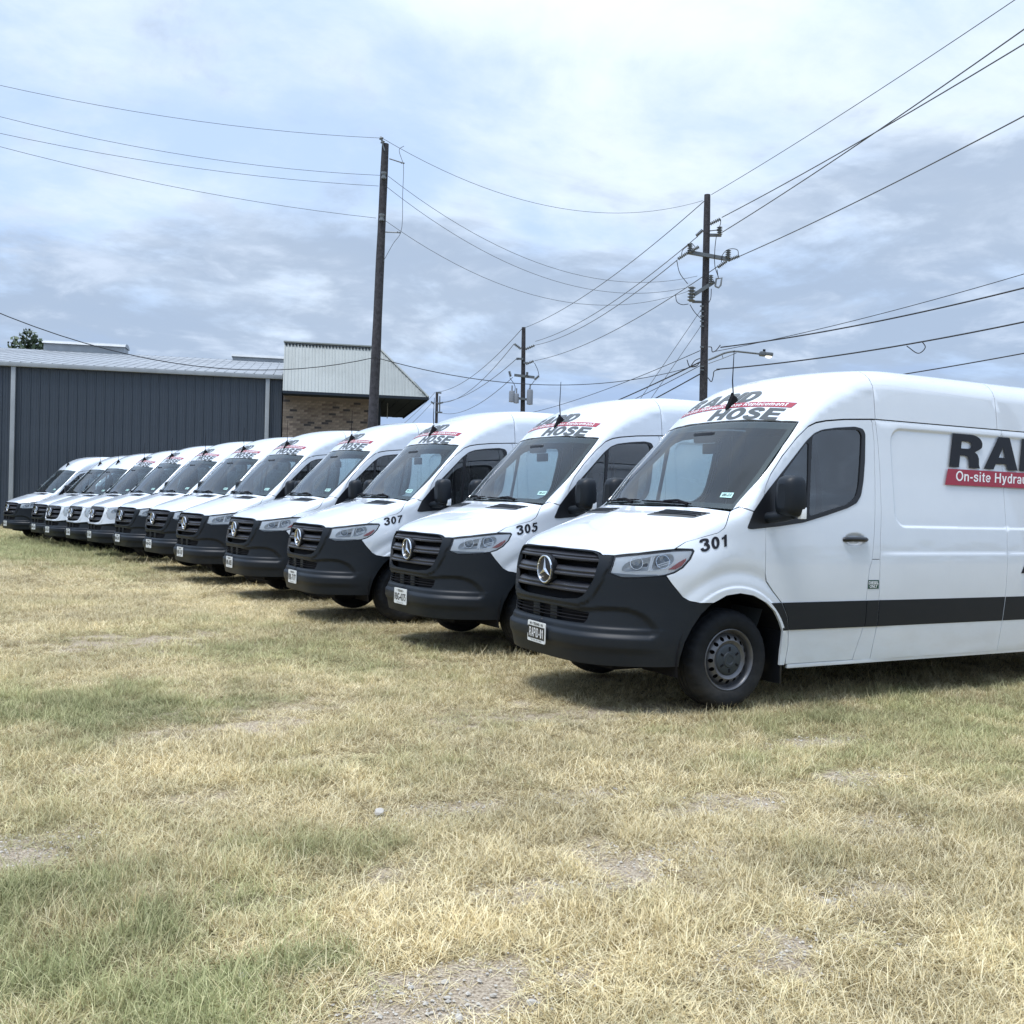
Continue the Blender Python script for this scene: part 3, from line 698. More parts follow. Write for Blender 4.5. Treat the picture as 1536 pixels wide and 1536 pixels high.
    for i_, (z0, z1) in enumerate(((.030, .022), (.016, .008))):
        fl_p = np.array([(uc[0]+.045, uc[1]-z0), (uc[0]+.125, uc[1]-z0+.030), (uc[0]+.125, uc[1]-z1+.030), (uc[0]+.045, uc[1]-z1)])
        pair('flute%d' % i_, 'lamp_flute', panel('lamp_flute', fl_p, CYL, lampw, h=.03, lift=-.012, flange=.01, uvpoly=True, gap=0, mirror=True), 'lamp_')
    am = CYL.uv(np.array([(.607,-.944,1.123),(.555,-.930,1.095),(.477,-.908,1.042),(.525,-.928,1.043),(.566,-.940,1.065),(.602,-.946,1.103)]))
    pair('amber', 'side_marker', panel('side_marker', am, CYL, amber, h=.02, lift=-.003, flange=.006, uvpoly=True, gap=0, mirror=True), 'lamp_')
    if kind == 'new':
        tr = CYL.uv(np.array([(.429,-.885,.996),(.40,-.873,1.002),(.28,-.800,.998),(.150,-.669,1.004),(.200,-.733,.978),(.289,-.805,.981)]))
        pair('ltrim', 'lamp_trim', panel('lamp_trim', tr, CYL, trimgrey, h=.02, lift=-.002, flange=.01, uvpoly=True, gap=0, mirror=True), 'lamp_')
    pair('lens', 'lens', panel('lens', inset(densify(A, .03), .006), CYL, clear, h=.03, lift=.0, flange=0, uvpoly=True, gap=0, mirror=True), 'lamp_')
    # ---- fenders
    seam_door = [(1.309,.985,1.345),(1.309,.994,1.012),(1.324,.995,.951),(1.389,.995,.875),(1.475,.993,.791),(1.537,.990,.679),(1.559,.986,.568),(1.565,.979,.456),(1.553,.972,.359),(1.545,.968,.312)]
    archB = [(1.495,.968,.312),(1.497,.983,.50),(1.495,.986,.570),(1.467,.989,.633),(1.407,.992,.724),(1.322,.993,.791),(1.195,.994,.848),(1.064,.995,.868),(.937,.995,.854),(.821,.994,.803)]
    lo_edge = [(.460,.905,.997),(.518,.927,1.017),(.579,.945,1.055),(.638,.954,1.117),(.672,.950,1.175),(.661,.943,1.190)] if kind == 'new' else [(.535,.935,.945),(.575,.945,1.03),(.638,.954,1.117),(.672,.950,1.175),(.661,.943,1.190)]
    fend = lo_edge+[(.545,.900,1.192),(.627,.908,1.240),(.758,.938,1.277),(.878,.962,1.310),(.930,.965,1.342),(.953,.960,1.374),(1.002,.925,1.422),(1.053,.879,1.467),(1.078,.879,1.478),(1.120,.907,1.500),(1.195,.970,1.470),(1.309,.975,1.43)]+seam_door+archB+seamF[1:-1]
    frow = []
    for r_ in (.495, .507, .515, .522, .529, .536, .548, .58, .605, .63, .655, .68):
        a_ = np.radians(np.linspace(2, 165, 50)); q_, _ = surf(np.stack([1.04+r_*np.cos(a_), .39+r_*np.sin(a_)], 1), SIDE); frow.append(CYLF.uv(q_))
    pair('fender', 'fender', panel('fender', CYLF.uv(np.array(fend)*np.array([1, -1, 1])), CYLF, paint, h=.03, disp=relief_fender, uvpoly=True, flange=.02, mirror=True, rows=frow))
    # wheel housings and chassis
    for tag_, cx, s in (('fd', 1.04, -1), ('fp', 1.04, 1), ('rd', 5.365, -1), ('rp', 5.365, 1)):
        m = MB(); vs = []; ff = []
        for i in range(21):
            a = R(-14+208*i/20)
            for yy in (.965, .52): vs.append((cx+.505*math.cos(a), s*yy, .39+.505*math.sin(a)))
        for i in range(20): ff.append((2*i, 2*i+1, 2*i+3, 2*i+2))
        ff.append(tuple(2*i+1 for i in range(21))); m.put(vs, ff); put('arch'+tag_, 'wheel_housing', m.mesh('wheel_housing', matte))
    m = MB(); m.box((.30, -.50, .27), (6.8, .50, .52)); m.box((1.60, -.93, .325), (4.80, .93, .50)); m.box((5.93, -.93, .325), (6.85, .93, .50)); m.box((.16, -.62, .33), (.55, .62, .62)); put('chassis', 'chassis', m.mesh('chassis', matte))
    # ---- doors
    door = [(1.309,1.012),(1.309,1.345),(1.311,1.606),(1.330,1.664),(1.385,1.751),(1.510,1.894),(1.664,2.040),(1.789,2.135),(1.872,2.168),(1.976,2.189),(2.184,2.213),(2.470,2.231),(2.484,2.206),(2.496,2.052),(2.482,1.744),(2.449,1.363),(2.420,1.113),(2.387,1.021),(2.364,.798),(2.360,.611),(2.271,.361),(2.255,.318),(1.556,.318),(1.555,.359),(1.566,.456),(1.560,.568),(1.538,.679),(1.476,.791),(1.390,.875),(1.325,.951)]
    win_o = [(1.318,1.606),(1.476,1.754),(1.620,1.891),(1.766,2.030),(1.849,2.090),(1.932,2.121),(2.076,2.144),(2.285,2.164),(2.369,2.153),(2.398,2.117),(2.377,1.893),(2.349,1.740),(2.311,1.618),(2.259,1.556),(2.163,1.516),(1.924,1.452),(1.684,1.394),(1.433,1.362),(1.172,1.338),(1.130,1.344),(1.195,1.468)]
    win_h = [(1.36,1.62),(1.476,1.738),(1.62,1.874),(1.766,2.012),(1.849,2.074),(1.932,2.105),(2.076,2.128),(2.285,2.148),(2.36,2.138),(2.383,2.11),(2.362,1.893),(2.334,1.747),(2.298,1.629),(2.250,1.572),(2.158,1.532),(1.924,1.468),(1.684,1.410),(1.433,1.378),(1.36,1.375)]
    glass_o = rounded([(1.823,2.068),(1.931,2.108),(2.075,2.129),(2.325,2.141),(2.357,2.10),(2.329,1.891),(2.292,1.693),(2.252,1.601),(2.165,1.546),(1.745,1.441),(1.783,1.765)], .03)
    quart = rounded([(1.50,1.72),(1.504,1.755),(1.755,2.007),(1.779,2.001),(1.758,1.764),(1.716,1.455),(1.50,1.405)], .012)
    def dr(P):
        x, z = P[:, 0], P[:, 2]; e = np.hypot((x-2.232)/.118, (z-1.268)/.052)
        d = -.022*(1-sstep(.55, 1.05, e))
        cr = 1.345+(x-1.3)*.055
        return d+.006*(1-sstep(-.05, .0, z-cr))*sstep(1.3, 1.5, x)*0+.007*(1-sstep(1.145, 1.172, z))*sstep(2.38, 2.6, x)
    rows = [np.stack([2.232+.118*f*np.cos(np.linspace(0, 6.1, 22)), 1.268+.052*f*np.sin(np.linspace(0, 6.1, 22))], 1) for f in (.3, .55, .68, .8, .92, 1.05, 1.2)]
    pair('door', 'front_door', panel('front_door', np.array(door), SIDE, paint, h=.04, holes=[np.array(win_h)], disp=dr, uvpoly=True, inner_mat=inner, inner=.05, rows=rows, mirror=True))
    pair('wtrim', 'window_trim', panel('window_trim', rounded(win_o, .02), SIDE, black, h=.04, holes=[glass_o, quart], uvpoly=True, lift=.005, flange=.02, gap=0, mirror=True), 'door_')
    pair('wglass', 'window_glass', panel('window_glass', glass_o, SIDE, sideglass, h=.05, uvpoly=True, lift=-.004, flange=0, gap=0, mirror=True), 'door_')
    pair('qglass', 'quarter_glass', panel('quarter_glass', quart, SIDE, sideglass, h=.05, uvpoly=True, lift=-.003, flange=0, gap=0, mirror=True), 'door_')
    # the dark curved strip that stands behind the driver's glass
    bar_ = [(1.836,2.062),(1.862,2.01),(1.890,1.90),(1.906,1.78),(1.908,1.66),(1.893,1.482),(1.838,1.470),(1.852,1.53),(1.866,1.66),(1.864,1.78),(1.852,1.90)]
    put('wbar', 'window_strip', panel('window_strip', np.array(bar_), SIDE, matte, h=.05, uvpoly=True, lift=-.012, flange=.02, gap=0), 'doord')
    # handle
    for s, k in ((-1, 'd'), (1, 'p')):
        Q, _ = surf(np.array([[2.232, 1.268]]), SIDE); y0 = abs(Q[0][1])
        m = MB(); m.tube([(2.105, s*(y0-.006), 1.268), (2.125, s*(y0+.012), 1.270), (2.18, s*(y0+.020), 1.271), (2.28, s*(y0+.020), 1.270), (2.335, s*(y0+.014), 1.269), (2.358, s*(y0-.004), 1.268)], [.017, .021, .019, .020, .019, .014], 10)
        put('handle'+k, 'door_handle', m.mesh('door_handle', black), 'door'+k)
        m = MB(); m.lathe([(.008, 0), (.008, .004), (0, .005)], 12, Matrix.Translation((2.332, s*(y0+.033), 1.27)) @ Matrix.Rotation(R(90)*(-s), 4, 'X')); put('lock'+k, 'door_lock', m.mesh('door_lock', steel), 'door'+k)
    # ---- pillars, fuel flap, load-bay sides
    bp_ = [(2.474,2.231),(2.520,2.233),(2.539,2.055),(2.543,1.823),(2.532,1.516),(2.511,1.249),(2.507,1.113),(2.420,1.113),(2.449,1.363),(2.482,1.744),(2.496,2.052),(2.484,2.206)]
    pair('bpil', 'door_pillar', panel('door_pillar', np.array(bp_), SIDE, paint, h=.05, uvpoly=True, inner_mat=inner, mirror=True))
    fl_ = [(2.420,1.113),(2.507,1.113),(2.506,.813),(2.494,.569),(2.456,.334),(2.450,.315),(2.257,.315),(2.271,.361),(2.360,.611),(2.364,.798),(2.387,1.021)]
    pair('flap', 'fuel_flap', panel('fuel_flap', np.array(fl_), SIDE, paint, h=.05, uvpoly=True, mirror=True))
    rear_arch = [(5.365+.475*math.cos(R(a)), .39+.475*math.sin(R(a))) for a in np.linspace(-9, 189, 23)]
    seam2 = [(4.079,2.236),(4.079,2.177),(4.071,1.722),(4.070,1.373),(4.064,1.108),(4.045,.791),(4.02,.55),(3.99,.312)]
    s1 = [(2.522,2.236),(2.539,2.055),(2.543,1.823),(2.532,1.516),(2.511,1.249),(2.507,1.113),(2.506,.813),(2.494,.569),(2.456,.334),(2.450,.312)]+seam2[::-1]
    def rrect(cx, cz, hx, hz, r, off, st=.04):
        hx, hz, r = hx+off, hz+off, r+off
        return densify(np.array(arc(cx+hx-r, cz+hz-r, r, r, 0, 90, 6)+arc(cx-hx+r, cz+hz-r, r, r, 90, 180, 6)+arc(cx-hx+r, cz-hz+r, r, r, 180, 270, 6)+arc(cx+hx-r, cz-hz+r, r, r, 270, 360, 6)), st)
    rows = [rrect(4.72, 1.774, 2.03, .398, .12, o_) for o_ in (-.020, -.012, -.006, 0, .006, .012, .020)]
    crs = np.arange(2.5, 6.95, .045); rows += [np.stack([crs, 0*crs+z], 1) for z in (2.222, 2.230, 1.135, 1.147, 1.158, 1.168, 1.180, 1.195)]
    pair('side1', 'side_panel', panel('side_panel', np.array(s1), SIDE, paint, h=.05, disp=relief_side, uvpoly=True, rows=rows, mirror=True, inner_mat=innerg))
    s2 = seam2+[(5.365-.475*math.cos(R(9)), .312)]+rear_arch[::-1]+[(6.83,.312),(6.83,2.236)]
    pair('side2', 'side_panel', panel('side_panel', np.array(s2), SIDE, paint, h=.055, disp=relief_side, uvpoly=True, rows=rows, mirror=True))
    # dark protective mouldings and the sill
    def mould(key, poly): pair(key, 'side_moulding', panel('side_moulding', rounded(poly, .006, 3), SIDE, plastic, h=.06, uvpoly=True, lift=.009, flange=.012, gap=.0035, mirror=True))
    mould('m0', [(1.322,.793),(1.472,.793),(1.537,.679),(1.557,.577),(1.497,.574),(1.467,.633),(1.407,.724)])
    mould('m1', [(1.476,.793),(2.364,.790),(2.360,.611),(2.347,.575),(1.559,.577),(1.540,.679)])
    mould('m2', [(2.364,.790),(2.504,.790),(2.494,.574),(2.347,.575),(2.360,.611)])
    mould('m3', [(2.506,.790),(4.045,.786),(4.022,.573),(2.496,.574)])
    mould('m4', [(4.047,.786),(5.365-.44,.785),(5.365-.475,.60),(5.365-.478,.573),(4.024,.573)])
    mould('m5', [(5.365+.44,.785),(6.82,.785),(6.82,.573),(5.365+.478,.573),(5.365+.475,.60)])
    for s in (-1, 1):
        m = MB(); m.box((1.575, s*.955-.012, .285), (4.86, s*.955+.012, .318), bev=.005); put('sill%d' % s, 'sill', m.mesh('sill', paint))
    for s, k in ((-1, 'd'), (1, 'p')):
        m = MB(); m.box((1.505, min(s*.965, s*.70), .17), (1.525, max(s*.965, s*.70), .575), bev=.006); put('flapm'+k, 'mudflap', m.mesh('mudflap', black))
    # ---- roof
    ws_side = [(1.744,.838,2.176),(1.560,.866,1.980),(1.372,.891,1.780),(1.220,.890,1.625),(1.078,.879,1.480)]
    ws_top = fr([(0,2.212),(.25,2.210),(.50,2.199),(.70,2.184)])
    doorline = [(1.120,.907,1.503),(1.195,.970,1.473),(1.309,.960,1.50),(1.311,.955,1.608),(1.330,.948,1.668),(1.385,.937,1.756),(1.510,.920,1.899),(1.664,.905,2.045),(1.789,.896,2.141),(1.872,.892,2.175),(1.976,.890,2.196),(2.184,.888,2.220),(2.470,.885,2.237),(2.520,.885,2.239)]
    cap = ws_top+ws_side+doorline
    capu = ROOF.uv(np.array([(p[0], -p[1], p[2]) for p in cap])); u_end = capu[-1]
    full = [tuple(q) for q in capu]+[(u_end[0], v) for v in np.linspace(u_end[1], -u_end[1], 30)[1:-1]]+[(q[0], -q[1]) for q in capu[::-1][:-1]]
    put('cap', 'roof_cap', panel('roof_cap', np.array(full), ROOF, paint, h=.04, disp=relief_roof, uvpoly=True, inner_mat=inner, inner=.035))
    v = u_end[1]
    for i, (xa, xb) in enumerate(((2.524, 4.02), (4.024, 6.84))):
        put('roof%d' % i, 'roof_panel', panel('roof_panel', np.array([(xa, -v), (xb, -v), (xb, v), (xa, v)]), ROOF, paint, h=.07, disp=relief_roof, uvpoly=True, inner_mat=innerg))
    rp = [(-.93,.33),(.93,.33),(.955,.9),(.94,1.4),(.86,2.1),(.80,2.45),(.6,2.58),(-.6,2.58),(-.80,2.45),(-.86,2.1),(-.94,1.4),(-.955,.9)]
    put('rear', 'rear_door', panel('rear_door', rounded(rp, .08), REARC, paint, h=.12, uvpoly=True))
    # ---- windshield
    wsp = fr([(0,2.206),(.25,2.204),(.50,2.193),(.70,2.178)])+[(1.738,.833,2.170)]+[(p[0]-.004, p[1]-.006, p[2]) for p in ws_side[1:-1]]+[(1.072,.872,1.482)]
    bot = fr([(.75,1.488),(.5,1.496),(.25,1.500),(0,1.502)])
    wpoly = FRONT.uv(np.array(sym(wsp+bot))); wpoly = wpoly if area(wpoly) > 0 else wpoly[::-1]
    wpoly = np.array(wpoly)
    put('ws', 'windshield', panel('windshield', wpoly, FRONT, wsglass, h=.07, uvpoly=True, gap=.002, flange=0, lift=-.002))
    wi = inset(densify(wpoly, .05), .045); wi[:, 1] = np.where(wi[:, 1] > 2.05, wi[:, 1]-.012, wi[:, 1])
    put('frit', 'windshield_border', panel('windshield_border', wpoly, FRONT, frit, h=.05, holes=[wi], uvpoly=True, gap=.003, flange=0, lift=-.008), 'ws')
    sb = np.array([(-.80,2.068),(0,2.085),(.80,2.068),(.785,2.145),(.60,2.172),(.0,2.196),(-.60,2.172),(-.785,2.145)])
    put('shade', 'shade_band', panel('shade_band', sb, FRONT, shade, h=.07, uvpoly=True, gap=0, flange=0, lift=-.012), 'ws')
    st = np.array([(.700,1.570),(.795,1.566),(.786,1.606),(.690,1.606)])
    put('stk', 'inspection_sticker', panel('inspection_sticker', st, FRONT, decal_pg, h=.05, uvpoly=True, gap=0, flange=0, lift=.002), 'ws')
    V, F, w = text2d('08-23', .01); V = fit(V, .070, .020)
    put('stkt', 'sticker_date', decal('sticker_date', V, F, FRONT, lambda q: np.stack([.708+q[:, 0], 1.578+q[:, 1]], 1), decal_k, .0035), 'ws')
    # cowl and wipers
    cw = [(-.80,1.474),(-.5,1.480),(0,1.486),(.5,1.480),(.80,1.474),(.80,1.500),(.5,1.512),(0,1.518),(-.5,1.512),(-.80,1.500)]
    put('cowl', 'cowl', panel('cowl', np.array(cw), FRONT, black, h=.05, uvpoly=True, gap=0, flange=0, lift=-.020))
    for i, (p0, p1, pv) in enumerate((((-.10,1.523), (.52,1.506), (.50,1.497)), ((-.83,1.510), (-.16,1.531), (-.20,1.50)))):
        a = np.array([np.array(p0)+(np.array(p1)-np.array(p0))*t_ for t_ in np.linspace(0, 1, 9)]); Q, N = surf(a, FRONT, lift=.012)
        m = MB(); m.tube(Q, [.004]+[.008]*7+[.004], 6); m2 = [Q[4]+N[4]*.014]
        b0, n0 = surf(np.array([pv]), FRONT, lift=.02); m.tube([b0[0], (np.array(b0[0])*.5+Q[5]*.5)+N[5]*.028, Q[4]+N[4]*.012], [.014, .011, .008], 6)
        put('wiper%d' % i, 'wiper', m.mesh('wiper', matte))
    # ---- antenna
    Q, N = surf(np.array([[0.0, 2.345]]), FRONT); q = Vector(Q[0]); n_ = Vector(N[0]).normalized()
    ax = Vector((1, 0, .93)).normalized()
    m = MB(); sec = []
    for t_, w_, h_ in ((-.085, .006, .006), (-.06, .024, .022), (-.01, .030, .040), (.03, .030, .062), (.055, .027, .068), (.072, .016, .030), (.075, .010, .004)):
        c_ = q+ax*(t_+.035); sec.append([c_+Vector((0, -w_, 0)), c_+Vector((0, -w_*.7, 0))+n_*h_*.8, c_+n_*h_, c_+Vector((0, w_*.7, 0))+n_*h_*.8, c_+Vector((0, w_, 0))])
    vs = [p for s_ in sec for p in s_]; ff = [(i*5+k, i*5+k+1, i*5+6+k, i*5+5+k) for i in range(6) for k in range(4)]; m.put(vs, ff, True)
    put('ant', 'antenna', m.mesh('antenna', matte))
    top_ = q+ax*.085+n_*.06
    m = MB(); m.tube([top_-n_*.03, top_+Vector((.004, 0, .12)), top_+Vector((.012, 0, .38))], [.006, .005, .003], 6); m.lathe([(.010, 0), (.010, .02), (.006, .04)], 8, Matrix.Translation(top_-Vector((0, 0, .02)))); put('mast', 'antenna_mast', m.mesh('antenna_mast', matte), 'ant')
    # ---- mirrors
    for s, k in ((-1, 'd'), (1, 'p')):
        m = MB(); rings = []
        cx, cy, cz = 1.385, s*1.145, 1.588
        for xx, sc_ in ((-.085, .35), (-.075, .66), (-.045, .90), (.0, 1.0), (.045, .99), (.062, .95)):
            ring = []
            for a in np.linspace(0, 2*math.pi, 25)[:-1]:
                c_, s__ = math.cos(a), math.sin(a); e = .45
                yy = .112*abs(c_)**e*math.copysign(1, c_); z_ = .155*abs(s__)**e*math.copysign(1, s__)
                yy *= (1-.16*max(0, z_/.155)); ring.append((cx+xx-.15*(sc_ < .95)*0, cy+yy*sc_, cz+z_*(.35+.65*sc_)))
            rings.append(ring)
        vs = [p for r_ in rings for p in r_]; n = 24; ff = [(i*n+j, i*n+(j+1) % n, (i+1)*n+(j+1) % n, (i+1)*n+j) for i in range(5) for j in range(n)]; ff.append(tuple(range(n))); m.put(vs, ff, True)
        put('mir'+k, 'side_mirror', m.mesh('side_mirror', plastic))
        m = MB(); m.put([(p[0]-.002, cy+(p[1]-cy)*.9, cz+(p[2]-cz)*.92) for p in rings[-1]], [tuple(range(n))]); put('mirg'+k, 'mirror_glass', m.mesh('mirror_glass', chrome), 'mir'+k)
        m = MB(); m.tube([(1.33, s*.96, 1.425), (1.345, s*1.03, 1.430), (1.375, s*1.12, 1.445), (1.385, s*1.19, 1.455)], [.040, .045, .042, .034], 10); put('mira'+k, 'mirror_arm', m.mesh('mirror_arm', plastic), 'mir'+k)
        m = MB(); m.box((1.405, cy+s*.088-.020, 1.425), (1.452, cy+s*.088+.026, 1.510), bev=.006); put('mirt'+k, 'turn_signal', m.mesh('turn_signal', lampw), 'mir'+k)
    # ---- cab
    m = MB()
    vs = []; sec = [(1.02, 1.36), (1.18, 1.40), (1.34, 1.405), (1.46, 1.36), (1.52, 1.22), (1.50, .95), (1.40, .70), (1.30, .45)]
    for y in (-.86, -.4, 0, .4, .86):
        for x, z in sec: vs.append((x, y, z+(.025 if abs(y+.4) < .1 else 0)))
    n = len(sec); m.put(vs, [(j*n+k, j*n+k+1, (j+1)*n+k+1, (j+1)*n+k) for j in range(4) for k in range(n-1)], True); put('dash', 'dashboard', m.mesh('dashboard', dash))
    m = MB(); m.box((1.57, -.90, .52), (2.62, .90, .56)); put('floor', 'cab_floor', m.mesh('cab_floor', inner))
    m = MB(); m.box((2.64, -.86, .5), (2.67, .86, 2.0)); m.box((2.64, -.80, 2.0), (2.67, .80, 2.36)); put('bulk', 'bulkhead', m.mesh('bulkhead', innerg))
    for yc, k in ((-.45, 'd'), (.45, 'p')):
        m = MB(); m.box((1.92, yc-.25, .86), (2.42, yc+.25, 1.02), bev=.05)
        Mb = Matrix.Translation((2.40, yc, .98)) @ Matrix.Rotation(R(14), 4, 'Y'); m.box((-.07, -.24, 0), (.07, .24, .66), Mb, bev=.05); m.box((-.05, -.14, .68), (.05, .14, .90), Mb, bev=.04); m.box((1.98, yc-.18, .56), (2.36, yc+.18, .88))
        put('seat'+k, 'seat', m.mesh('seat', fabric))
    m = MB(); c0 = Vector((1.60, -.45, 1.24)); zx = Vector((-.75, 0, .66)).normalized(); yy = Vector((0, 1, 0)); xx = yy.cross(zx)
    m.tube([c0+.19*(math.cos(a)*xx+math.sin(a)*yy) for a in np.linspace(0, 2*math.pi, 29)], .015, 8, False); m.tube([c0-.19*yy, c0+.19*yy], .018, 6); m.tube([c0, c0-zx*.25+Vector((-.15, 0, 0))], .03, 8); put('wheelst', 'steering_wheel', m.mesh('steering_wheel', dash))
    Q, _ = surf(np.array([[0., 2.06]]), FRONT); q = Vector(Q[0])
    m = MB(); m.box((q.x+.03, -.10, q.z-.03), (q.x+.10, .16, q.z+.06), bev=.02); m.box((q.x+.10, -.09, q.z-.12), (q.x+.125, .12, q.z-.03), bev=.01); put('imir', 'rear_view_mirror', m.mesh('rear_view_mirror', black))
    # ---- wheels
    def rimf(r): return np.interp(r, [.118, .132, .143, .150, .176, .186, .194, .206], [-.016, -.008, -.002, -.006, -.026, -.046, -.056, -.058])
    loops = [np.array(arc(0, 0, .206, .206, 0, 354, 59)), np.array(arc(0, 0, .118, .118, 0, 354, 59))[::-1]]
    for j in range(16):
        a = 2*math.pi*j/16; loops.append(np.array(arc(.164*math.cos(a), .164*math.sin(a), .0155, .0155, 0, 330, 11))[::-1])
    pts = [(r_*math.cos(a), r_*math.sin(a)) for r_ in (.126, .135, .143, .149, .18, .187, .195) for a in np.linspace(0, 2*math.pi, 61)[:-1]]
    V, F = cdt2(loops, pts); rr = np.hypot(V[:, 0], V[:, 1])
    rim_v = [(p[0], p[1], z) for p, z in zip(V, rimf(rr))]
    def wheel(cx, s, key):
        M = Matrix.Translation((cx, s*.935, .372)) @ Matrix.Rotation(R(90)*(-s), 4, 'X')
        # local +Z points outwards from the van
        m = MB(); nseg = 108
        prof = [(.222, -.012), (.240, .004), (.262, .012), (.290, .016), (.315, .014), (.335, .006), (.3505, -.010), (.3610, -.026), (.3660, -.045), (.3690, -.070)]
        grv = [(.3690, -.0725), (.360, -.074), (.360, -.080), (.3695, -.0815), (.3705, -.112), (.361, -.114), (.361, -.120), (.3705, -.1215), (.3690, -.152), (.360, -.154), (.360, -.160), (.3690, -.1615), (.366, -.19), (.356, -.215), (.33, -.235), (.24, -.22)]
        pr = prof+grv; vs = []; ff = []
        for i, (r_, h) in enumerate(pr):
            for k in range(nseg):
                cut = (k % 3 == 0); rad = r_
                if cut and i in (6, 7, 8): rad -= .009
                if cut and i in (9,): rad -= .005
                t_ = 2*math.pi*(k+.0)/nseg; vs.append((rad*math.cos(t_), rad*math.sin(t_), h))
        for i in range(len(pr)-1):
            for k in range(nseg): k2 = (k+1) % nseg; ff.append((i*nseg+k, i*nseg+k2, (i+1)*nseg+k2, (i+1)*nseg+k))
        m.put([M @ Vector(v) for v in vs], ff, True); me = m.mesh('tyre', tyre_m)
        put(key, 'wheel', None, None)
        put(key+'t', 'tyre', me, key)
        m = MB(); m.put([M @ Vector(v) for v in rim_v], [tuple(f) for f in F], True)
        m.lathe([(.206, -.058), (.203, -.040), (.206, -.024), (.214, -.012), (.218, -.004), (.224, .000), (.229, -.004), (.229, -.012)], 60, M); put(key+'r', 'rim', m.mesh('rim', steel), key)
        m = MB(); m.lathe([(.119, -.018), (.112, -.010), (.100, -.004), (.060, -.002), (.055, .004), (.034, .005), (.030, .001), (0, .001)], 40, M)
        put(key+'c', 'hub_cap', m.mesh('hub_cap', capm), key)
        for j in range(6 if key == 'wfd' else 0):
            m = MB(); m.box((.066, -.007, -.004), (.094, .007, .0005), M @ Matrix.Rotation(R(30+60*j), 4, 'Z')); put(key+'b%d' % j, 'bolt_slot', m.mesh('bolt_slot', matte), key)
        m = MB(); m.lathe([(.200, -.062), (0, -.075)], 32, M); put(key+'k', 'brake_drum', m.mesh('brake_drum', matte), key)
    wheel(1.04, -1, 'wfd'); wheel(1.04, 1, 'wfp'); wheel(5.365, -1, 'wrd'); wheel(5.365, 1, 'wrp')
    # ---- licence plate
    put('plate', 'licence_plate', None, None)
    KIT[kind] = K
    return K

# ------------------------------------------------------------------ signs painted on the vans
def build_decals():
    D = {}
    def roofmap(u0, z0, V):
        u = u0+V[:, 0]; return np.stack([u, z0+V[:, 1]-.05*(u/.8)**2], 1)
    V, F, w = word('RAPID'); V = fit(V, .94, .100, .22)
    D['roof_rapid'] = ('roof_lettering', decal('roof_lettering', V, F, FRONT, lambda q: roofmap(-.70, 2.380, q), decal_g, mx=.035))
    V, F, w = word('HOSE'); V = fit(V, .79, .100, .22)
    D['roof_hose'] = ('roof_lettering', decal('roof_lettering', V, F, FRONT, lambda q: roofmap(-.143, 2.226, q), decal_g, mx=.035))
    V, F = quad(1.44, .043); V[:, 0] += .35*V[:, 1]
    D['roof_band'] = ('roof_band', decal('roof_band', V, F, FRONT, lambda q: roofmap(-.745, 2.332, q), decal_r, mx=.04))
    V, F, w = sword('On-site Hydraulic Hose Replacement'); V = V*[1.33/w, .030]+[0, .006]; V[:, 0] += .2*V[:, 1]
    D['roof_slogan'] = ('roof_slogan', decal('roof_slogan', V, F, FRONT, lambda q: roofmap(-.69, 2.335, q), decal_w, .0045, mx=.05))
    side = lambda x0, z0: (lambda q: np.stack([x0+q[:, 0], z0+q[:, 1]], 1))
    V, F, w = word('RAPID', .045); V = fit(V, 1.86, .288, .25)
    D['side_rapid'] = ('side_lettering', decal('side_lettering', V, F, SIDE, side(3.365, 1.886), decal_k, mx=.06))
    V, F = quad(2.55, .137); V[:, 0] += .35*V[:, 1]
    D['side_band'] = ('side_band', decal('side_band', V, F, SIDE, side(3.302, 1.733), decal_r, mx=.06))
    V, F, w = sword('On-site Hydraulic Hose Replacement'); V = V*[2.30/w, .084]+[0, .021]; V[:, 0] += .16*V[:, 1]
    D['side_slogan'] = ('side_slogan', decal('side_slogan', V, F, SIDE, side(3.435, 1.750), decal_w, .0045, mx=.06))
    V, F, w = word('HOSE', .045); V = fit(V, 1.55, .288, .25)
    D['side_hose'] = ('side_lettering', decal('side_lettering', V, F, SIDE, side(4.42, 1.43), decal_k, .004, mx=.06))
    V, F, w = word('A', .05); V = fit(V, .19, .19, .25)
    D['side_a'] = ('side_letter', decal('side_letter', V, F, SIDE, side(4.243, .985), decal_k, .0105, mx=.06))
    V, F = quad(.121, .069)
    D['diesel'] = ('fuel_sticker', decal('fuel_sticker', V, F, SIDE, side(2.3745, .879), decal_gr, mx=.06))
    for i, (tx, z) in enumerate((('DIESEL', .914), ('ONLY', .886))):
        V, F, w = text2d(tx, .03); V = fit(V, .110 if i == 0 else .086, .025)
        D['dt%d' % i] = ('fuel_sticker_text', decal('fuel_sticker_text', V, F, SIDE, side(2.380+.012*i, z), decal_w, .0045, mx=.06))
    return D
def number_decal(txt):
    V, F, w = sword(txt, .07); V = V/[w, 1]; V[:, 0] += .06*V[:, 1]*0
    c = CYLF.uv(np.array([(.722,-.965,1.170),(.940,-.983,1.212),(.944,-.973,1.298),(.722,-.936,1.256)]))
    def mp(q):
        a, b_ = q[:, :1], q[:, 1:]; return c[0]*(1-a)*(1-b_)+c[1]*a*(1-b_)+c[2]*a*b_+c[3]*(1-a)*b_
    V, F = refine(V, F, .25); return decal('fleet_number', V, F, CYLF, mp, decal_k, .004, mx=9)
